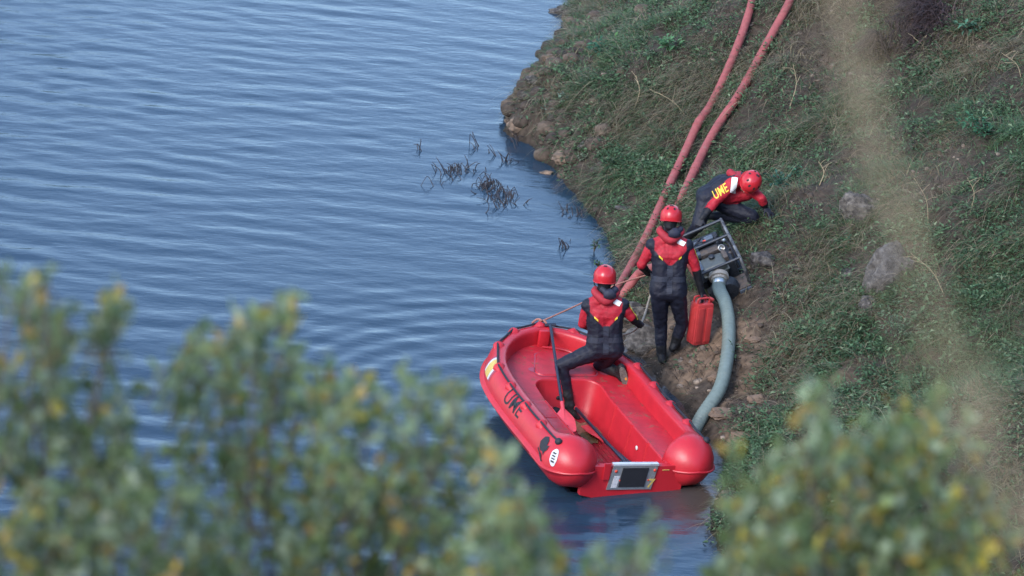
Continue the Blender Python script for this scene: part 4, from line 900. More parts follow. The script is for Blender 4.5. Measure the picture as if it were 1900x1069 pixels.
pbx = ground_path([(1545, -200), (1518, -130), (1490, -60), (1465, 3), (1439, 52), (1411, 103), (1386, 150), (1364, 187), (1336, 227), (1311, 270), (1290, 313), (1268, 360), (1253, 392)], R1*1.5)
P = spline(list(pbx)+[at_y(1246, 425, PO[1]+.75), at_y(1262, 445, PO[1]+.50), pb((.10, .62, .22))], 10)
h2 = empty('delivery_hose', P[0], 'red delivery hose farther from the water, running down the grass to the pump', 'hose', 'red hoses running up the slope')
v, f = tube_geo(P-P[0], R1*(1+.010*np.sin(np.arange(len(P))*.7)), 14); mobj('hose_wall', v, f, M['hose'], h2)
for hh, pp in ((h1, pa), (h2, pbx)):                             # couplings where two lengths join
    for k in ((7,) if hh is h1 else (6, 10)):
        a = pp[k]; t = nrm(pp[k+1]-pp[k-1]); v, f = lathe([(.04, -.05), (.0515, -.048), (.0515, -.03), (.049, -.028), (.049, .03), (.0515, .032), (.0515, .048), (.04, .05)], 18, t, a-np.array(hh.location)); mobj('binding', v, f, M['hose'], hh, True, 40)
# ------------------------------------------------------------------ ropes
bowp = bl2w(tipn)
def rope_obj(label, pts, r, matl, name='rope'):
    P = spline(pts, 10); o = empty(name, P[0], label, 'rope', 'ropes between the boat and the bank'); v, f = tube_geo(P-P[0], r*(1+.08*np.sin(np.arange(len(P))*1.3)), 7); mobj('strand', v, f, M[matl], o); return o
h0 = MA['wl']; m1 = at_y(1080, 562, bowp[1]*.55+h0[1]*.45); m2 = at_y(1140, 530, bowp[1]*.25+h0[1]*.75)
ro = rope_obj('thin mooring rope stretched from the bow to the standing person\'s hand', [bowp, m1, m2, h0], .0085, 'rope_red')
kt = MB().tube(spline([(-.07, .0, -.01), (-.02, .03, .02), (.02, -.02, .03), (.0, .02, .0), (.05, .0, .02), (.08, -.03, -.02)], 6), .011, 7).obj('knot', M['rope_red'], ro)
a = at_y(1207, 548, MA['sc'][1]+.12); c = MB_['wr']; rope_obj('slack grey rope end hanging between the standing man and the kneeling man', [at_y(1216, 528, MA['sc'][1]+.15), a, (a+c)/2+np.array([.0, 0, -.03]), c, at_y(1176, 614, c[1]+.06), at_y(1158, 621, c[1]+.1), at_y(1150, 618, c[1]+.16)], .011, 'rope')
rope_obj('loose end of rope trailing over the bow deck behind the upright paddle', [at_boat(1032, 640, ZB+.05), at_boat(1040, 652, ZB+.02), at_boat(1050, 660, ZB+.015), at_boat(1064, 668, ZB+.012), at_boat(1078, 666, ZB+.012)], .007, 'rope')
# ------------------------------------------------------------------ rocks
def rock(px, py, size, matl, label, seed, sq=(1, .8, .7), sink=.3, lift=0, rotz=0.0, name='rock'):
    """size: half-width in metres"""
    P = at_ground(px, py); r = np.random.default_rng(seed); bm = bmesh.new(); bmesh.ops.create_icosphere(bm, subdivisions=4, radius=1)
    V = np.array([v.co[:] for v in bm.verts]); F = [[v.index for v in f.verts] for f in bm.faces]; bm.free()
    for k in range(14):
        n = nrm(r.normal(size=3)); d = r.uniform(.62, .95); s_ = V@n; V = V-np.outer(np.maximum(s_-d, 0)*.85, n)
    a = fbm(V[:, 0]*2+seed, V[:, 1]*2+V[:, 2]*1.7, 4, seed)+fbm(V[:, 2]*2.3, V[:, 0]*2-V[:, 1]+seed, 4, seed+9)
    b_ = fbm(V[:, 0]*9+seed, V[:, 1]*9+V[:, 2]*8, 3, seed+3); V = V*(1+.46*a+.20*b_)[:, None]*np.array(sq)*size
    c, s_ = math.cos(rotz), math.sin(rotz); V = V@np.array([[c, s_, 0], [-s_, c, 0], [0, 0, 1]])
    P = P+np.array([0, 0, size*sq[2]*(1-sink*2)+lift-size*sq[2]*.4])
    o = mobj(name, V, F, M[matl], None, True, 38); o.location = Vector(P); tag(o, label, 'rock', 'rocks on the bank'); return o
rock(1592, 395, .22, 'rock_dark', 'pale-topped dark rock in the grass, upper of the two right of the crouching man', 1, (1.05, .8, .95), .27)
rock(1650, 525, .28, 'rock_grey', 'largest grey rock, broad and rugged, low in the grass right of the pump', 2, (1.0, .9, 1.25), .22)
rock(1609, 572, .10, 'rock_grey', 'small grey rock tucked against the lower corner of the largest rock', 3, (.9, .8, 1.2), .2)
rock(1572, 512, .09, 'rock_dark', 'small dark rock just left of the largest grey rock', 4, (1, .8, .8), .2)
rock(1412, 492, .15, 'rock_dark', 'dark earthy boulder right beside the pump cradle', 5, (1, .9, .8), .2)
rock(1047, 24, .15, 'rock_dark', 'dark rock jutting into the water at the top edge of the bank', 6, (1.4, .7, .5), .2)
rock(958, 238, .13, 'rock_brown', 'brown rock forming the outermost point of the promontory', 7, (1.0, .9, .9), .2)
rock(975, 180, .075, 'rock_dark', 'dark stone on the water edge, lower of two above the promontory point', 8, (1, .9, .8), .2)
rock(987, 152, .085, 'rock_dark', 'dark stone on the water edge, upper of two above the promontory point', 9, (1.1, .9, .75), .2)
rock(1020, 112, .08, 'rock_brown', 'brown stone on the shoreline midway up to the top edge', 10, (1.2, .9, .7), .2)
rock(1014, 322, .06, 'rock_brown', 'small brown stone lying in shallow water under the promontory', 11, (1.3, .8, .5), .1)
rock(1047, 296, .13, 'rock_brown', 'tan block of stone on the lower flank of the promontory', 12, (1.1, .9, .7), .25)
rock(1085, 275, .08, 'rock_grey', 'grey stone above the tan block on the promontory flank', 13, (1.1, .8, .8), .2)
rock(1158, 388, .07, 'rock_grey', 'flat pale grey stone in the weeds left of the nearer red hose', 14, (1.5, .7, .35), .1)
rock(1198, 640, .21, 'rock_grey', 'grey boulder on the bank between the kneeling and the standing man', 15, (1.1, .8, .75), .12)
rock(1178, 585, .17, 'rock_dark', 'dark boulder behind the kneeling man right arm, under the slack rope', 16, (1.1, .9, .8), .2)
rock(1326, 705, .085, 'rock_tan', 'orange tan clod right beside the suction hose', 17, (.8, 1, .6), .25)
rock(1398, 632, .06, 'rock_tan', 'pale tan stone up the bare soil right of the suction hose', 18, (1.3, .8, .6), .2)
rock(1337, 770, .13, 'rock_tan', 'broad orange tan clod beside the foot of the suction hose', 19, (1.3, 1, .35), .1)
rock(1378, 815, .12, 'rock_tan', 'low tan clod at the wet edge near the boat stern', 20, (1.3, .9, .4), .15)
rock(1490, 690, .10, 'rock_dark', 'dark mauve stone among the weeds above the right-hand shrub', 21, (1.2, .9, .7), .2)
rock(1405, 745, .09, 'rock_tan', 'tan stone in bare soil right of the tan clods', 22, (1.1, .9, .6), .2)
# ------------------------------------------------------------------ ground cover (numpy scatter)
def in_view(P, m=230):
    v = P-CAM; k = D/(v@FW); x = 950+S*k*(v@IX); y = 534.5-S*k*(v@IY); return (x > -m) & (x < 1900+m) & (y > -m) & (y < 1069+m), x, y
def roots(n, keep, seed, d0=.02):
    r = np.random.default_rng(seed); out = []
    tot = 0
    while tot < n:
        x = r.uniform(-.8, 8.4, 60000); y = r.uniform(-11, 16.5, 60000); d = x-shore_x(y); k = (d > d0); x = x[k]; y = y[k]
        p = keep(x, y); k = r.random(len(x)) < p; x = x[k]; y = y[k]; z = height(x, y); P = np.stack([x, y, z], 1); iv, _, _ = in_view(P); P = P[iv & (z > .015)]
        out.append(P); tot += len(P)
    return np.concatenate(out)[:n]
def slope_dir(P):
    e = .12; gx = (height(P[:, 0]+e, P[:, 1])-height(P[:, 0]-e, P[:, 1]))/(2*e); gy = (height(P[:, 0], P[:, 1]+e)-height(P[:, 0], P[:, 1]-e))/(2*e); return -gx, -gy
def blades(P, L0, L1, wd, droop, seed, cols, down=.6, nseg=4, name='grass'):
    r = np.random.default_rng(seed); n = len(P); L_ = r.uniform(L0, L1, n)**1.0; az = r.uniform(0, 6.283, n); gx, gy = slope_dir(P)
    cl = 2.2*fbm(P[:, 0]*1.6, P[:, 1]*1.6, 2, 301)*6.283
    dx = np.cos(az)*.7+np.cos(cl)*.3+gx*down*1.6; dy = np.sin(az)*.7+np.sin(cl)*.3+gy*down*1.6; q = np.hypot(dx, dy)+1e-6; dx /= q; dy /= q
    st = r.uniform(.35, 1.0, n); dr = r.uniform(droop*.5, droop*1.4, n); sx, sy = -dy, dx; rows = []
    tw = r.normal(0, .5, n)
    for k in range(nseg+1):
        t = k/nseg; h = L_*(st*t-dr*t*t); o = L_*(t*(1-st*.5)+.25*dr*t*t)
        c = P+np.stack([dx*o+tw*.12*L_*t*t*sx, dy*o+tw*.12*L_*t*t*sy, h], 1); w_ = wd*(1-.9*t**1.5)*r.uniform(.6, 1.3, n) if k == 0 else w0*(1-.92*t**1.5)
        if k == 0: w0 = w_
        vw = np.stack([sx, sy, 0*sx+tw*.3], 1)*w_[:, None]*.5; rows += [c-vw, c+vw]
    V = np.stack(rows, 1).reshape(-1, 3); m = 2*(nseg+1); base = (np.arange(n)*m)[:, None]
    q = np.concatenate([base+np.array([2*k, 2*k+1, 2*k+3, 2*k+2]) for k in range(nseg)], 1).ravel()
    C = np.repeat(cols(P, r), m, axis=0); return V, q, np.full(n*nseg, 4), C
def grass_col(P, r):
    n = len(P); g = fbm(P[:, 0]*.8, P[:, 1]*.8, 3, 311)+.14*r.normal(size=n); t = np.clip(.5+g*3.4, 0, 1)[:, None]
    green = np.array([.078, .128, .048]); teal = np.array([.050, .110, .058]); straw = np.array([.24, .205, .115]); br = np.array([.11, .080, .052])
    c = teal+(green-teal)*r.random((n, 1)); d = straw+(br-straw)*r.random((n, 1))**.7; return (c+(d-c)*(t > .62+.25*r.random((n, 1))))*(.6+.8*r.random((n, 1)))
def dry_col(P, r):
    n = len(P); a = np.array([.31, .265, .175]); b_ = np.array([.12, .092, .066]); return (a+(b_-a)*r.random((n, 1))**.8)*(.7+.5*r.random((n, 1)))
def keep_grass(x, y): return np.clip(1-bare(x, y)*1.05, .02, 1)*(.16+.84*np.clip(fbm(x*2.0, y*1.5, 3, 321)*5+.55, 0, 1))
def stuff(name, parts, matl):
    V = np.concatenate([p[0] for p in parts]); off = np.cumsum([0]+[len(p[0]) for p in parts[:-1]]); q = np.concatenate([p[1]+o for p, o in zip(parts, off)]); s_ = np.concatenate([p[2] for p in parts]); C = np.concatenate([p[3] for p in parts])
    me = fast_mesh(name, V, q, s_); o = mlink(name, me, matl, smooth=True, colors=C); return tag(o, kind='stuff')
g1 = blades(roots(172000, keep_grass, 401), .08, .26, .0068, .62, 402, grass_col)
g2 = blades(roots(30000, lambda x, y: keep_grass(x, y)*np.clip(fbm(x*.7, y*.7, 2, 331)*5+.5, 0.08, 1), 403), .18, .46, .0052, .85, 404, dry_col, .9, 5)
stuff('grass', [g1, g2], M['plant'])
g3 = blades(roots(9000, lambda x, y: .15+.85*bare(x, y), 405), .08, .26, .007, .9, 406, lambda P, r: np.array([.075, .055, .042])*(.5+1.0*r.random((len(P), 1))), .8)
stuff('dead_grass', [g3], M['plant'])
def herb(P, nl, l0, l1, spread, hgt, seed, colf):
    r = np.random.default_rng(seed); n = len(P)*nl; R = np.repeat(P, nl, 0); a = r.uniform(0, 6.283, n); rad = spread*np.sqrt(r.random(n)); c = R+np.stack([np.cos(a)*rad, np.sin(a)*rad, hgt*r.random(n)*(1.1-rad/spread*.6)], 1)
    az = a+r.normal(0, .6, n); el = r.normal(.25, .4, n); d = np.stack([np.cos(az)*np.cos(el), np.sin(az)*np.cos(el), np.sin(el)], 1); s_ = np.stack([-np.sin(az), np.cos(az), r.normal(0, .25, n)], 1); L_ = r.uniform(l0, l1, n)[:, None]; w_ = L_*r.uniform(.30, .5, (n, 1)); up = np.cross(d, s_)
    V = np.stack([c, c+d*L_*.45+s_*w_*.5+up*L_*.10, c+d*L_-up*L_*.12, c+d*L_*.45-s_*w_*.5+up*L_*.10], 1).reshape(-1, 3)
    b_ = (np.arange(n)*4)[:, None]; q = np.concatenate([b_+np.array([0, 1, 2]), b_+np.array([0, 2, 3])], 1).ravel(); C = np.repeat(colf(R, r), 4, 0); return V, q, np.full(2*n, 3), C
def herb_col(R, r):
    n = len(R); k = (fbm(R[:, 0]*3, R[:, 1]*3, 2, 341)+.5)[:, None]; a = np.array([.050, .105, .052]); b_ = np.array([.085, .145, .066]); c = np.array([.14, .185, .105]); o = a+(b_-a)*np.clip(k*1.4-.2, 0, 1); return (o+(c-o)*(r.random((n, 1)) < .14))*(.6+.8*r.random((n, 1)))
Lw = at_ground(1450, 740); Lm = at_ground(1110, 400); Lu = at_ground(1180, 90); Lr = at_ground(1340, 930)
def keep_herb(x, y): return np.clip((.10+.35*np.clip(fbm(x*1.1+3, y*1.1, 3, 351)*6, 0, 1)+.8*gauss(x, y, Lw, 1.5)+.6*gauss(x, y, Lm, 1.2)+.5*gauss(x, y, Lu, 1.2)+.8*gauss(x, y, Lr, 1.4))*(1-.93*bare(x, y))*(np.clip(fbm(x*4, y*4, 2, 361)*6+.45, 0, 1)), 0, 1)
stuff('weeds', [herb(roots(6200, keep_herb, 411), 14, .018, .055, .09, .09, 412, herb_col), herb(roots(2050, keep_herb, 413), 20, .03, .07, .12, .17, 414, herb_col)], M['plant'])
# pebbles and crumbs of soil
def pebbles(n, seed):
    P = roots(n, lambda x, y: np.clip(bare(x, y), .04, 1), seed, -.03); r = np.random.default_rng(seed); B = ico(1); bm = bmesh.new(); bmesh.ops.create_icosphere(bm, subdivisions=1, radius=1); Ff = np.array([[v.index for v in f.verts] for f in bm.faces]); bm.free()
    s_ = (.006+.03*r.random(n)**4)[:, None, None]; V = B[None]*s_*(1+.35*r.normal(size=(n, len(B), 1)))*np.array([1.2, 1, .7]); V = V+P[:, None]; q = (np.arange(n)*len(B))[:, None, None]+Ff[None]
    c = np.array([.07, .053, .042])+(np.array([.24, .19, .15])-np.array([.07, .053, .042]))*r.random((n, 1))**2.2; return V.reshape(-1, 3), q.ravel(), np.full(n*len(Ff), 3), np.repeat(c, len(B), 0)
stuff('pebbles', [pebbles(2600, 421)], M['soil'])
def clods(n, seed):
    r = np.random.default_rng(seed); P = roots(n, lambda x, y: np.exp(-((y-YTIP-1.2)/2.2)**2)*np.exp(-np.maximum(x-shore_x(y), 0)/.28), seed, -.04); bm = bmesh.new(); bmesh.ops.create_icosphere(bm, subdivisions=2, radius=1); B = np.array([v.co[:] for v in bm.verts]); Ff = np.array([[v.index for v in f.verts] for f in bm.faces]); bm.free()
    s_ = (.03+.10*r.random(n)**2)[:, None, None]; V = np.stack([B*(1+.55*fbm(B[:, 0]*2+i*3.1, B[:, 1]*2+B[:, 2]*1.7+i, 3, 7))[:, None] for i in range(n)])*s_*np.array([1.1, 1, .75])+P[:, None]; q = (np.arange(n)*len(B))[:, None, None]+Ff[None]
    c = np.array([.035, .028, .024])+(np.array([.095, .07, .052])-np.array([.035, .028, .024]))*r.random((n, 1)); return V.reshape(-1, 3), q.ravel(), np.full(n*len(Ff), 3), np.repeat(c, len(B), 0)
stuff('soil_clods', [clods(240, 431)], M['soil'])
# tall dry stalks that stand out one by one
def stalk(px, py, qx, qy, r_, label, bow=.05):
    a = at_ground(px, py); b_ = at_y(qx, qy, a[1]+.05); m = (a+b_)/2+np.array([bow, 0, .02]); P = spline([a, m, b_], 8)
    o = empty('dry_stalk', a, label, 'dry stalk', 'bare dry stalks on the slope'); v, f = tube_geo(P-a, np.linspace(r_, r_*.45, len(P)), 5); mobj('stem', v, f, M['straw'], o)
    for k in range(3):
        i = 8+k*3; d = nrm(np.array([random.uniform(-1, 1), random.uniform(-.5, .5), random.uniform(.1, .9)])); MB().tube(spline([P[i]-a, P[i]-a+d*.06, P[i]-a+d*.13-np.array([0, 0, .02])], 4), r_*.45, 4).obj('side_shoot', M['straw'], o)
for args in ((1752, 548, 1690, 470, .0045, 'forked pale stalk lying across the grass right of the largest rock'), (1176, 205, 1180, 140, .006, 'upright pale stalk on the upper bank left of the red hoses'), (1272, 215, 1205, 165, .004, 'thin pale stalk slanting toward the nearer red hose'),
             (1722, 420, 1696, 330, .004, 'upright stalk in the grass above the largest rock'), (1800, 395, 1795, 330, .0045, 'upright dry stalk near the right edge, level with the upper rock'), (1712, 105, 1695, 70, .005, 'pale stalk before the dark bracken heap'), (1895, 145, 1858, 98, .005, 'pale stalk slanting at the far right below the top edge'),
             (1520, 345, 1519, 300, .006, 'short upright stalk above the crouching man hand'), (1465, 200, 1472, 120, .006, 'dark weathered upright stalk beside the farther red hose')): stalk(*args)
# leafy plants one can single out
def leafy(px, py, rad, hgt, nl, l0, l1, col, label, seed, name='leafy_plant'):
    a = at_ground(px, py); o = empty(name, a, label, 'plant', 'leafy plants on the bank'); r = np.random.default_rng(seed); mb = MB(); tips = []
    for k in range(7):
        t = r.uniform(0, 6.283); e = np.array([math.cos(t)*rad*r.uniform(.3, 1), math.sin(t)*rad*r.uniform(.3, 1), hgt*r.uniform(.5, 1.05)]); mb.tube(spline([np.zeros(3), e*np.array([.4, .4, .6]), e], 4), .0035, 4); tips.append(e)
    mb.obj('stems', M['bark'], o)
    T = np.array(tips); base = T[r.integers(0, len(T), nl)]*r.uniform(.35, 1.05, (nl, 1))
    V, q, s_, C = herb(base, 1, l0, l1, rad*.35, hgt*.15, seed+1, lambda R, rr: np.array(col)*(.6+.8*rr.random((len(R), 1)))); me = fast_mesh('leaves', V, q, s_); l = mlink('leaves', me, M['plant'], o, True, None, C); return o
leafy(1240, 98, .13, .18, 90, .05, .10, (.085, .19, .085), 'bright green leafy plant on the upper bank, beside the nearer red hose', 1)
leafy(1120, 105, .18, .14, 90, .05, .09, (.045, .13, .075), 'deep green fern-like plant near the top of the bank', 2)
leafy(1150, 92, .12, .12, 50, .04, .08, (.07, .16, .05), 'yellowish green plant just right of the deep green fern-like one', 3)
leafy(1050, 190, .10, .12, 60, .03, .055, (.15, .23, .17), 'pale grey-green plant on the promontory slope', 4)
leafy(1022, 215, .09, .09, 50, .03, .055, (.12, .20, .15), 'low pale plant close to the promontory point', 5)
leafy(1078, 302, .07, .10, 40, .03, .05, (.20, .25, .17), 'small pale plant above the tan block of stone', 6)
leafy(1190, 278, .08, .12, 40, .03, .055, (.15, .22, .15), 'pale plant in the middle of the slope left of the nearer hose', 7)
leafy(1442, 352, .16, .14, 80, .05, .09, (.04, .12, .085), 'dark green ferny plant just above the crouching man outstretched hand', 8)
leafy(1478, 328, .08, .10, 40, .04, .07, (.06, .17, .10), 'small bright green plant up the slope from the crouching man', 9)
leafy(1660, 650, .22, .42, 170, .03, .055, (.10, .15, .085), 'slender sapling standing below the largest grey rock', 10, 'sapling')
leafy(1512, 540, .10, .16, 60, .02, .04, (.16, .17, .06), 'yellow-green plant in the grass left of the small grey rock', 11)
leafy(1800, 62, .14, .14, 60, .06, .10, (.06, .14, .085), 'broad-leaved green plant beside the dark bracken heap', 12)
leafy(1102, 468, .05, .16, 22, .03, .06, (.05, .10, .055), 'small green sprig rising from the shallows', 13)
leafy(1110, 498, .05, .08, 22, .03, .05, (.06, .12, .06), 'green sprig on the shore above the kneeling man helmet', 14)
leafy(1830, 250, .25, .12, 140, .04, .08, (.04, .12, .06), 'dense green clump near the right edge of the slope', 15)
# dark heap of dead bracken
def bracken(px, py, rx, ry, label, seed, n=1500):
    a = at_ground(px, py); r = np.random.default_rng(seed); o = empty('bracken_heap', a, label, 'dead bracken', 'dead bracken on the slope'); P = a+np.stack([r.normal(0, rx*.42, n), r.normal(0, ry*.42, n), np.zeros(n)], 1)
    P[:, 2] = height(P[:, 0], P[:, 1])+.20*np.exp(-((P[:, 0]-a[0])/rx)**2-((P[:, 1]-a[1])/ry)**2)
    V, q, s_, C = blades(P-0, .10, .28, .012, .9, seed, lambda Q, rr: np.array([.045, .028, .026])*(.4+1.3*rr.random((len(Q), 1)))); me = fast_mesh('fronds', V-a, q, s_); mlink('fronds', me, M['plant'], o, True, None, C)
    b_ = ico(3)*np.array([rx*.62, ry*.62, .20]); bm = bmesh.new(); bmesh.ops.create_icosphere(bm, subdivisions=3, radius=1); F = [[v.index for v in f.verts] for f in bm.faces]; bm.free(); b_ = b_*(1+.3*fbm(b_[:, 0]*5, b_[:, 1]*5+b_[:, 2]*5, 3, seed))[:, None]; b_[:, 2] += height(b_[:, 0]+a[0], b_[:, 1]+a[1])-a[2]
    mobj('mound', b_, F, M['bracken_core'], o)
M['bracken_core'] = mat('bracken_core', (.014, .010, .010), .95, var=.5, vscale=12, bump=1, bscale=18)
bracken(1706, 58, .40, .75, 'large dark heap of dead bracken at the top right of the slope', 501)
bracken(1622, 100, .16, .25, 'smaller dark patch of dead bracken left of the large heap', 502, 350)
# ------------------------------------------------------------------ drowned twigs and reeds in the shallows
def twigs(px, py, spread, n, label, seed, hgt=.10, name='drowned_twigs'):
    a = at_z(px, py, 0); o = empty(name, a, label, 'twigs', 'drowned twigs in the shallows'); r = np.random.default_rng(seed); mb = MB()
    for k in range(n):
        x, y = r.normal(0, spread[0]), r.normal(0, spread[1]); t = r.normal(.9, .35) if r.random() < .75 else r.normal(2.3, .5); L_ = r.uniform(.06, .19); b0 = np.array([x, y, -.02]); dz = L_*r.uniform(.25, .8)
        e = b0+np.array([-math.cos(t)*L_*.8, math.sin(t)*L_*.6, dz+.02]); m = (b0+e)/2+np.array([r.normal(0, .015), r.normal(0, .02), .02+.015*r.normal()]); MB().tube(spline([b0, m, e], 4), np.linspace(.006, .003, 9), 4).obj('twig', M['twig'], o)
        if r.random() < .3: MB().tube([e, e+np.array([r.normal(0, .05), r.normal(0, .05), -dz-.01])], .0035, 4).obj('twig', M['twig'], o)
twigs(848, 322, (.13, .12), 34, 'loose cluster of dark twigs in the water, leftmost of the three', 601)
twigs(900, 348, (.05, .14), 34, 'tightest and darkest cluster of twigs in the water, between the other two', 602)
twigs(938, 372, (.12, .16), 46, 'broad cluster of bent twigs in the water, nearest the boat of the three', 603)
for i, (px, py, n, lb) in enumerate(((781, 285, 3, 'pair of dark stems far out in the water left of the twig clusters'), (884, 272, 4, 'thin bent reed standing above the twig clusters'), (914, 284, 3, 'small dark curl of twig just off the promontory point'), (936, 298, 7, 'few upright reeds close under the promontory point'), (962, 262, 12, 'tangle of twigs at the waterline under the promontory point'), (1052, 395, 7, 'sparse reeds in the water off the middle of the bank'), (1050, 458, 7, 'crooked stem in the water above the kneeling man'), (1076, 402, 8, 'sparse reeds hugging the bank in the shallows'), (818, 342, 3, 'single short stem left of the twig clusters'))):
    twigs(px, py, (.035, .10), n, lb, 620+i, name='reed_stems')
# ------------------------------------------------------------------ shrubs on the near hillside, in front of the camera
LG = [np.array(c) for c in ((.175, .23, .08), (.23, .285, .12), (.25, .315, .18), (.14, .20, .085), (.30, .355, .23))]; LY = [np.array(c) for c in ((.42, .33, .05), (.36, .30, .06), (.46, .31, .07), (.36, .24, .07))]
def shrub(label, dep, blobs, base_px, seed, yellow=.12, L0=.020, L1=.040, dark=1.0, thick=.22, outline=()):
    r = np.random.default_rng(seed); bp = at_depth(*base_px, dep); base = np.array([bp[0], bp[1], float(height(bp[0], bp[1]))-.03]); o = empty('shrub', base, label, 'shrub', 'shrubs in front of the camera')
    sc_ = dep/(S*D); trunk = MB(); tw = MB(); hub = bp*.55+base*.45
    trunk.tube(spline([base-base, (hub-base)*.5+np.array([.03, .02, 0]), hub-base], 6), np.linspace(.022, .012, 13), 8)
    C = []; Dv = []
    for cx, cy, rx, ry, n in blobs:
        n = int(n*1.0)
        c = at_depth(cx, cy, dep+r.uniform(-thick, thick)); ax = IX*rx*sc_; ay = IY*ry*sc_; az = FW*thick
        j = hub+(c-hub)*.5+np.array([r.normal(0, .05), r.normal(0, .05), .02]); trunk.tube(spline([hub-base, j-base, c-base-ay*.3], 6), np.linspace(.007, .003, 13), 6)
        ns = max(4, n//14)
        for s_ in range(ns):
            q = r.normal(size=3); q = q/np.linalg.norm(q)*r.random()**.4; e = c+ax*q[0]+ay*q[1]+az*q[2]; b0 = e-(IY*.07+IX*r.normal(0, .03))*(.6+.8*r.random())-FW*r.normal(0, .02)
            tw.tube(spline([b0-base, (b0+e)/2-base+IX*r.normal(0, .006), e-base], 3), np.linspace(.0028, .0012, 7), 4); m = n//ns+1
            f = r.random(m); C.append(b0+(e-b0)*f[:, None]*1.05+r.normal(0, .010, (m, 3))); dd = nrm(e-b0)[None]*.8+r.normal(0, .65, (m, 3)); Dv.append(dd/np.linalg.norm(dd, axis=1)[:, None])
    trunk.obj('trunk', M['bark'], o); tag(tw.obj('twigs', M['bark'], o), kind='stuff')
    C = np.concatenate(C); Dv = np.concatenate(Dv); n = len(C); L_ = r.uniform(L0, L1, n)[:, None]; w_ = L_*r.uniform(.42, .6, (n, 1)); s_ = np.cross(Dv, r.normal(size=(n, 3))); s_ /= np.linalg.norm(s_, axis=1)[:, None]; u = np.cross(Dv, s_); cup = L_*.10
    V = np.stack([C, C+Dv*L_*.30+s_*w_*.36+u*cup, C+Dv*L_*.68+s_*w_*.5+u*cup, C+Dv*L_, C+Dv*L_*.68-s_*w_*.5+u*cup, C+Dv*L_*.30-s_*w_*.36+u*cup, C+Dv*L_*.5], 1).reshape(-1, 3)-base
    b_ = (np.arange(n)*7)[:, None]; q = np.concatenate([b_+np.array(t) for t in ((6, 0, 1), (6, 1, 2), (6, 2, 3), (6, 3, 4), (6, 4, 5), (6, 5, 0))], 1).ravel()
    idx = r.integers(0, len(LG), n); col = np.array(LG)[idx]*dark; y = r.random(n) < yellow*(.6+.8*(vnoise(C[:, 0]*12, C[:, 2]*12, seed) > .5)); col[y] = np.array(LY)[r.integers(0, len(LY), y.sum())]; col *= r.uniform(.7, 1.3, (n, 1))
    me = fast_mesh('crown', V, q, np.full(6*n, 3)); l = mlink('crown', me, M['leaf'], o, False, None, np.repeat(col, 7, 0)); tag(l, kind='stuff'); return o
shrub('dark olive shrub out of focus at the left edge, browner than the other shrubs', 6.4, [(60, 560, 60, 70, 90), (85, 510, 20, 40, 22), (20, 540, 30, 40, 30), (225, 570, 35, 55, 50), (190, 620, 60, 60, 60), (60, 700, 130, 120, 260), (205, 790, 105, 120, 150), (80, 880, 190, 130, 420), (240, 990, 220, 130, 520), (20, 1040, 160, 130, 300)], (120, 1200), 701, .06, dark=.75)
shrub('tall yellow-flecked green shrub out of focus left of the boat, largest of the shrubs', 6.9, [(520, 570, 40, 60, 60), (470, 600, 60, 60, 60), (370, 620, 45, 50, 50), (420, 690, 130, 90, 200), (560, 660, 100, 80, 150), (660, 690, 70, 60, 70), (345, 680, 30, 40, 18), (780, 730, 75, 60, 60), (850, 740, 30, 40, 16), (680, 790, 160, 110, 300), (480, 830, 170, 120, 360), (820, 830, 90, 90, 120), (620, 930, 210, 120, 520), (840, 940, 120, 110, 220), (480, 1020, 200, 110, 460), (760, 1050, 180, 90, 360)], (560, 1250), 702, .13)
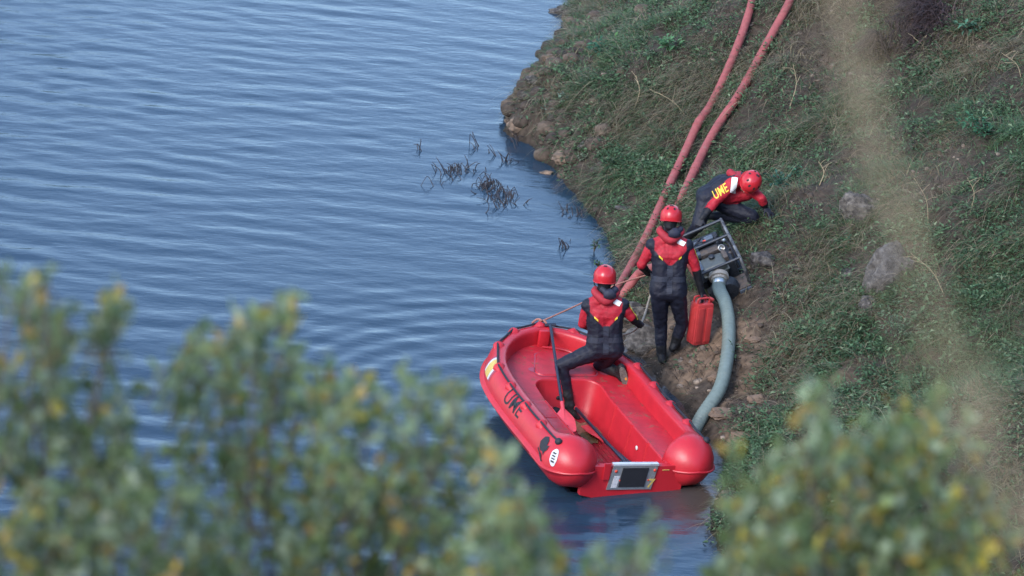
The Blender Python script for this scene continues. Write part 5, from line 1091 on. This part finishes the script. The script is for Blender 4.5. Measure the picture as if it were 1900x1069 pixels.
shrub('low green shrub out of focus just below the boat stern', 6.2, [(930, 880, 50, 60, 60), (915, 830, 30, 40, 24), (960, 960, 80, 60, 90), (900, 1000, 90, 80, 130), (1010, 1010, 80, 60, 90), (1120, 1030, 55, 45, 40), (1215, 985, 14, 35, 12), (1180, 1050, 50, 30, 26), (1000, 1070, 130, 50, 120)], (1000, 1230), 703, .07)
shrub('bright yellow-green shrub out of focus in the lower right corner', 6.6, [(1520, 720, 20, 40, 16), (1490, 790, 60, 50, 40), (1420, 850, 60, 50, 60), (1560, 800, 60, 60, 60), (1690, 770, 60, 60, 80), (1760, 800, 50, 50, 50), (1640, 850, 110, 80, 220), (1480, 920, 130, 90, 260), (1700, 930, 140, 100, 380), (1830, 940, 50, 80, 70), (1430, 1010, 110, 80, 220), (1600, 1030, 170, 90, 420), (1790, 1040, 90, 80, 180)], (1610, 1240), 704, .19)
# tall dry grass right in front of the lens
def lens_grass():
    dep = 1.95; pts = [(2010, 1180), (1905, 985), (1815, 800), (1745, 640), (1690, 470), (1642, 300), (1602, 150), (1562, 0), (1530, -120)]; g = at_depth(*pts[0], dep); base = np.array([g[0]+.06, g[1], float(height(g[0]+.06, g[1]))])
    o = empty('dry_grass_tuft', base, 'straw-coloured tall grass blurred close in front of the camera, crossing the right side', 'dry grass'); r = np.random.default_rng(9)
    main = spline([base]+[at_depth(a, b_, dep) for a, b_ in pts], 12); mb = MB().tube(main-base, np.linspace(.0014, .0006, len(main)), 6); mb.obj('stem', M['straw'], o); mb = MB(); mb2 = MB()
    for k in range(22):
        i = int(r.uniform(.32, .99)*(len(main)-1)); p = main[i]; t = nrm(main[min(i+1, len(main)-1)]-main[i-1]); d = nrm(t*1.0+IX*r.normal(0, .22)+FW*r.normal(0, .25)); L_ = r.uniform(.03, .085); m = p+d*L_*.5+IX*r.normal(0, .003); mb.tube([p-base, m-base, p+d*L_+IX*r.normal(0, .006)-base], [.0007, .0006, .0004], 4)
    mb.obj('seed_head', M['straw'], o)
    for k, dx in enumerate((40, -48)):
        q = spline([base]+[at_depth(a+dx+15*math.sin(j+k), b_, dep+.05*(k+1)) for j, (a, b_) in enumerate(pts[:6+k])], 10); mb2.tube(q-base, np.linspace(.0010, .0004, len(q)), 5)
    mb2.obj('blades', M['straw'], o)
lens_grass()
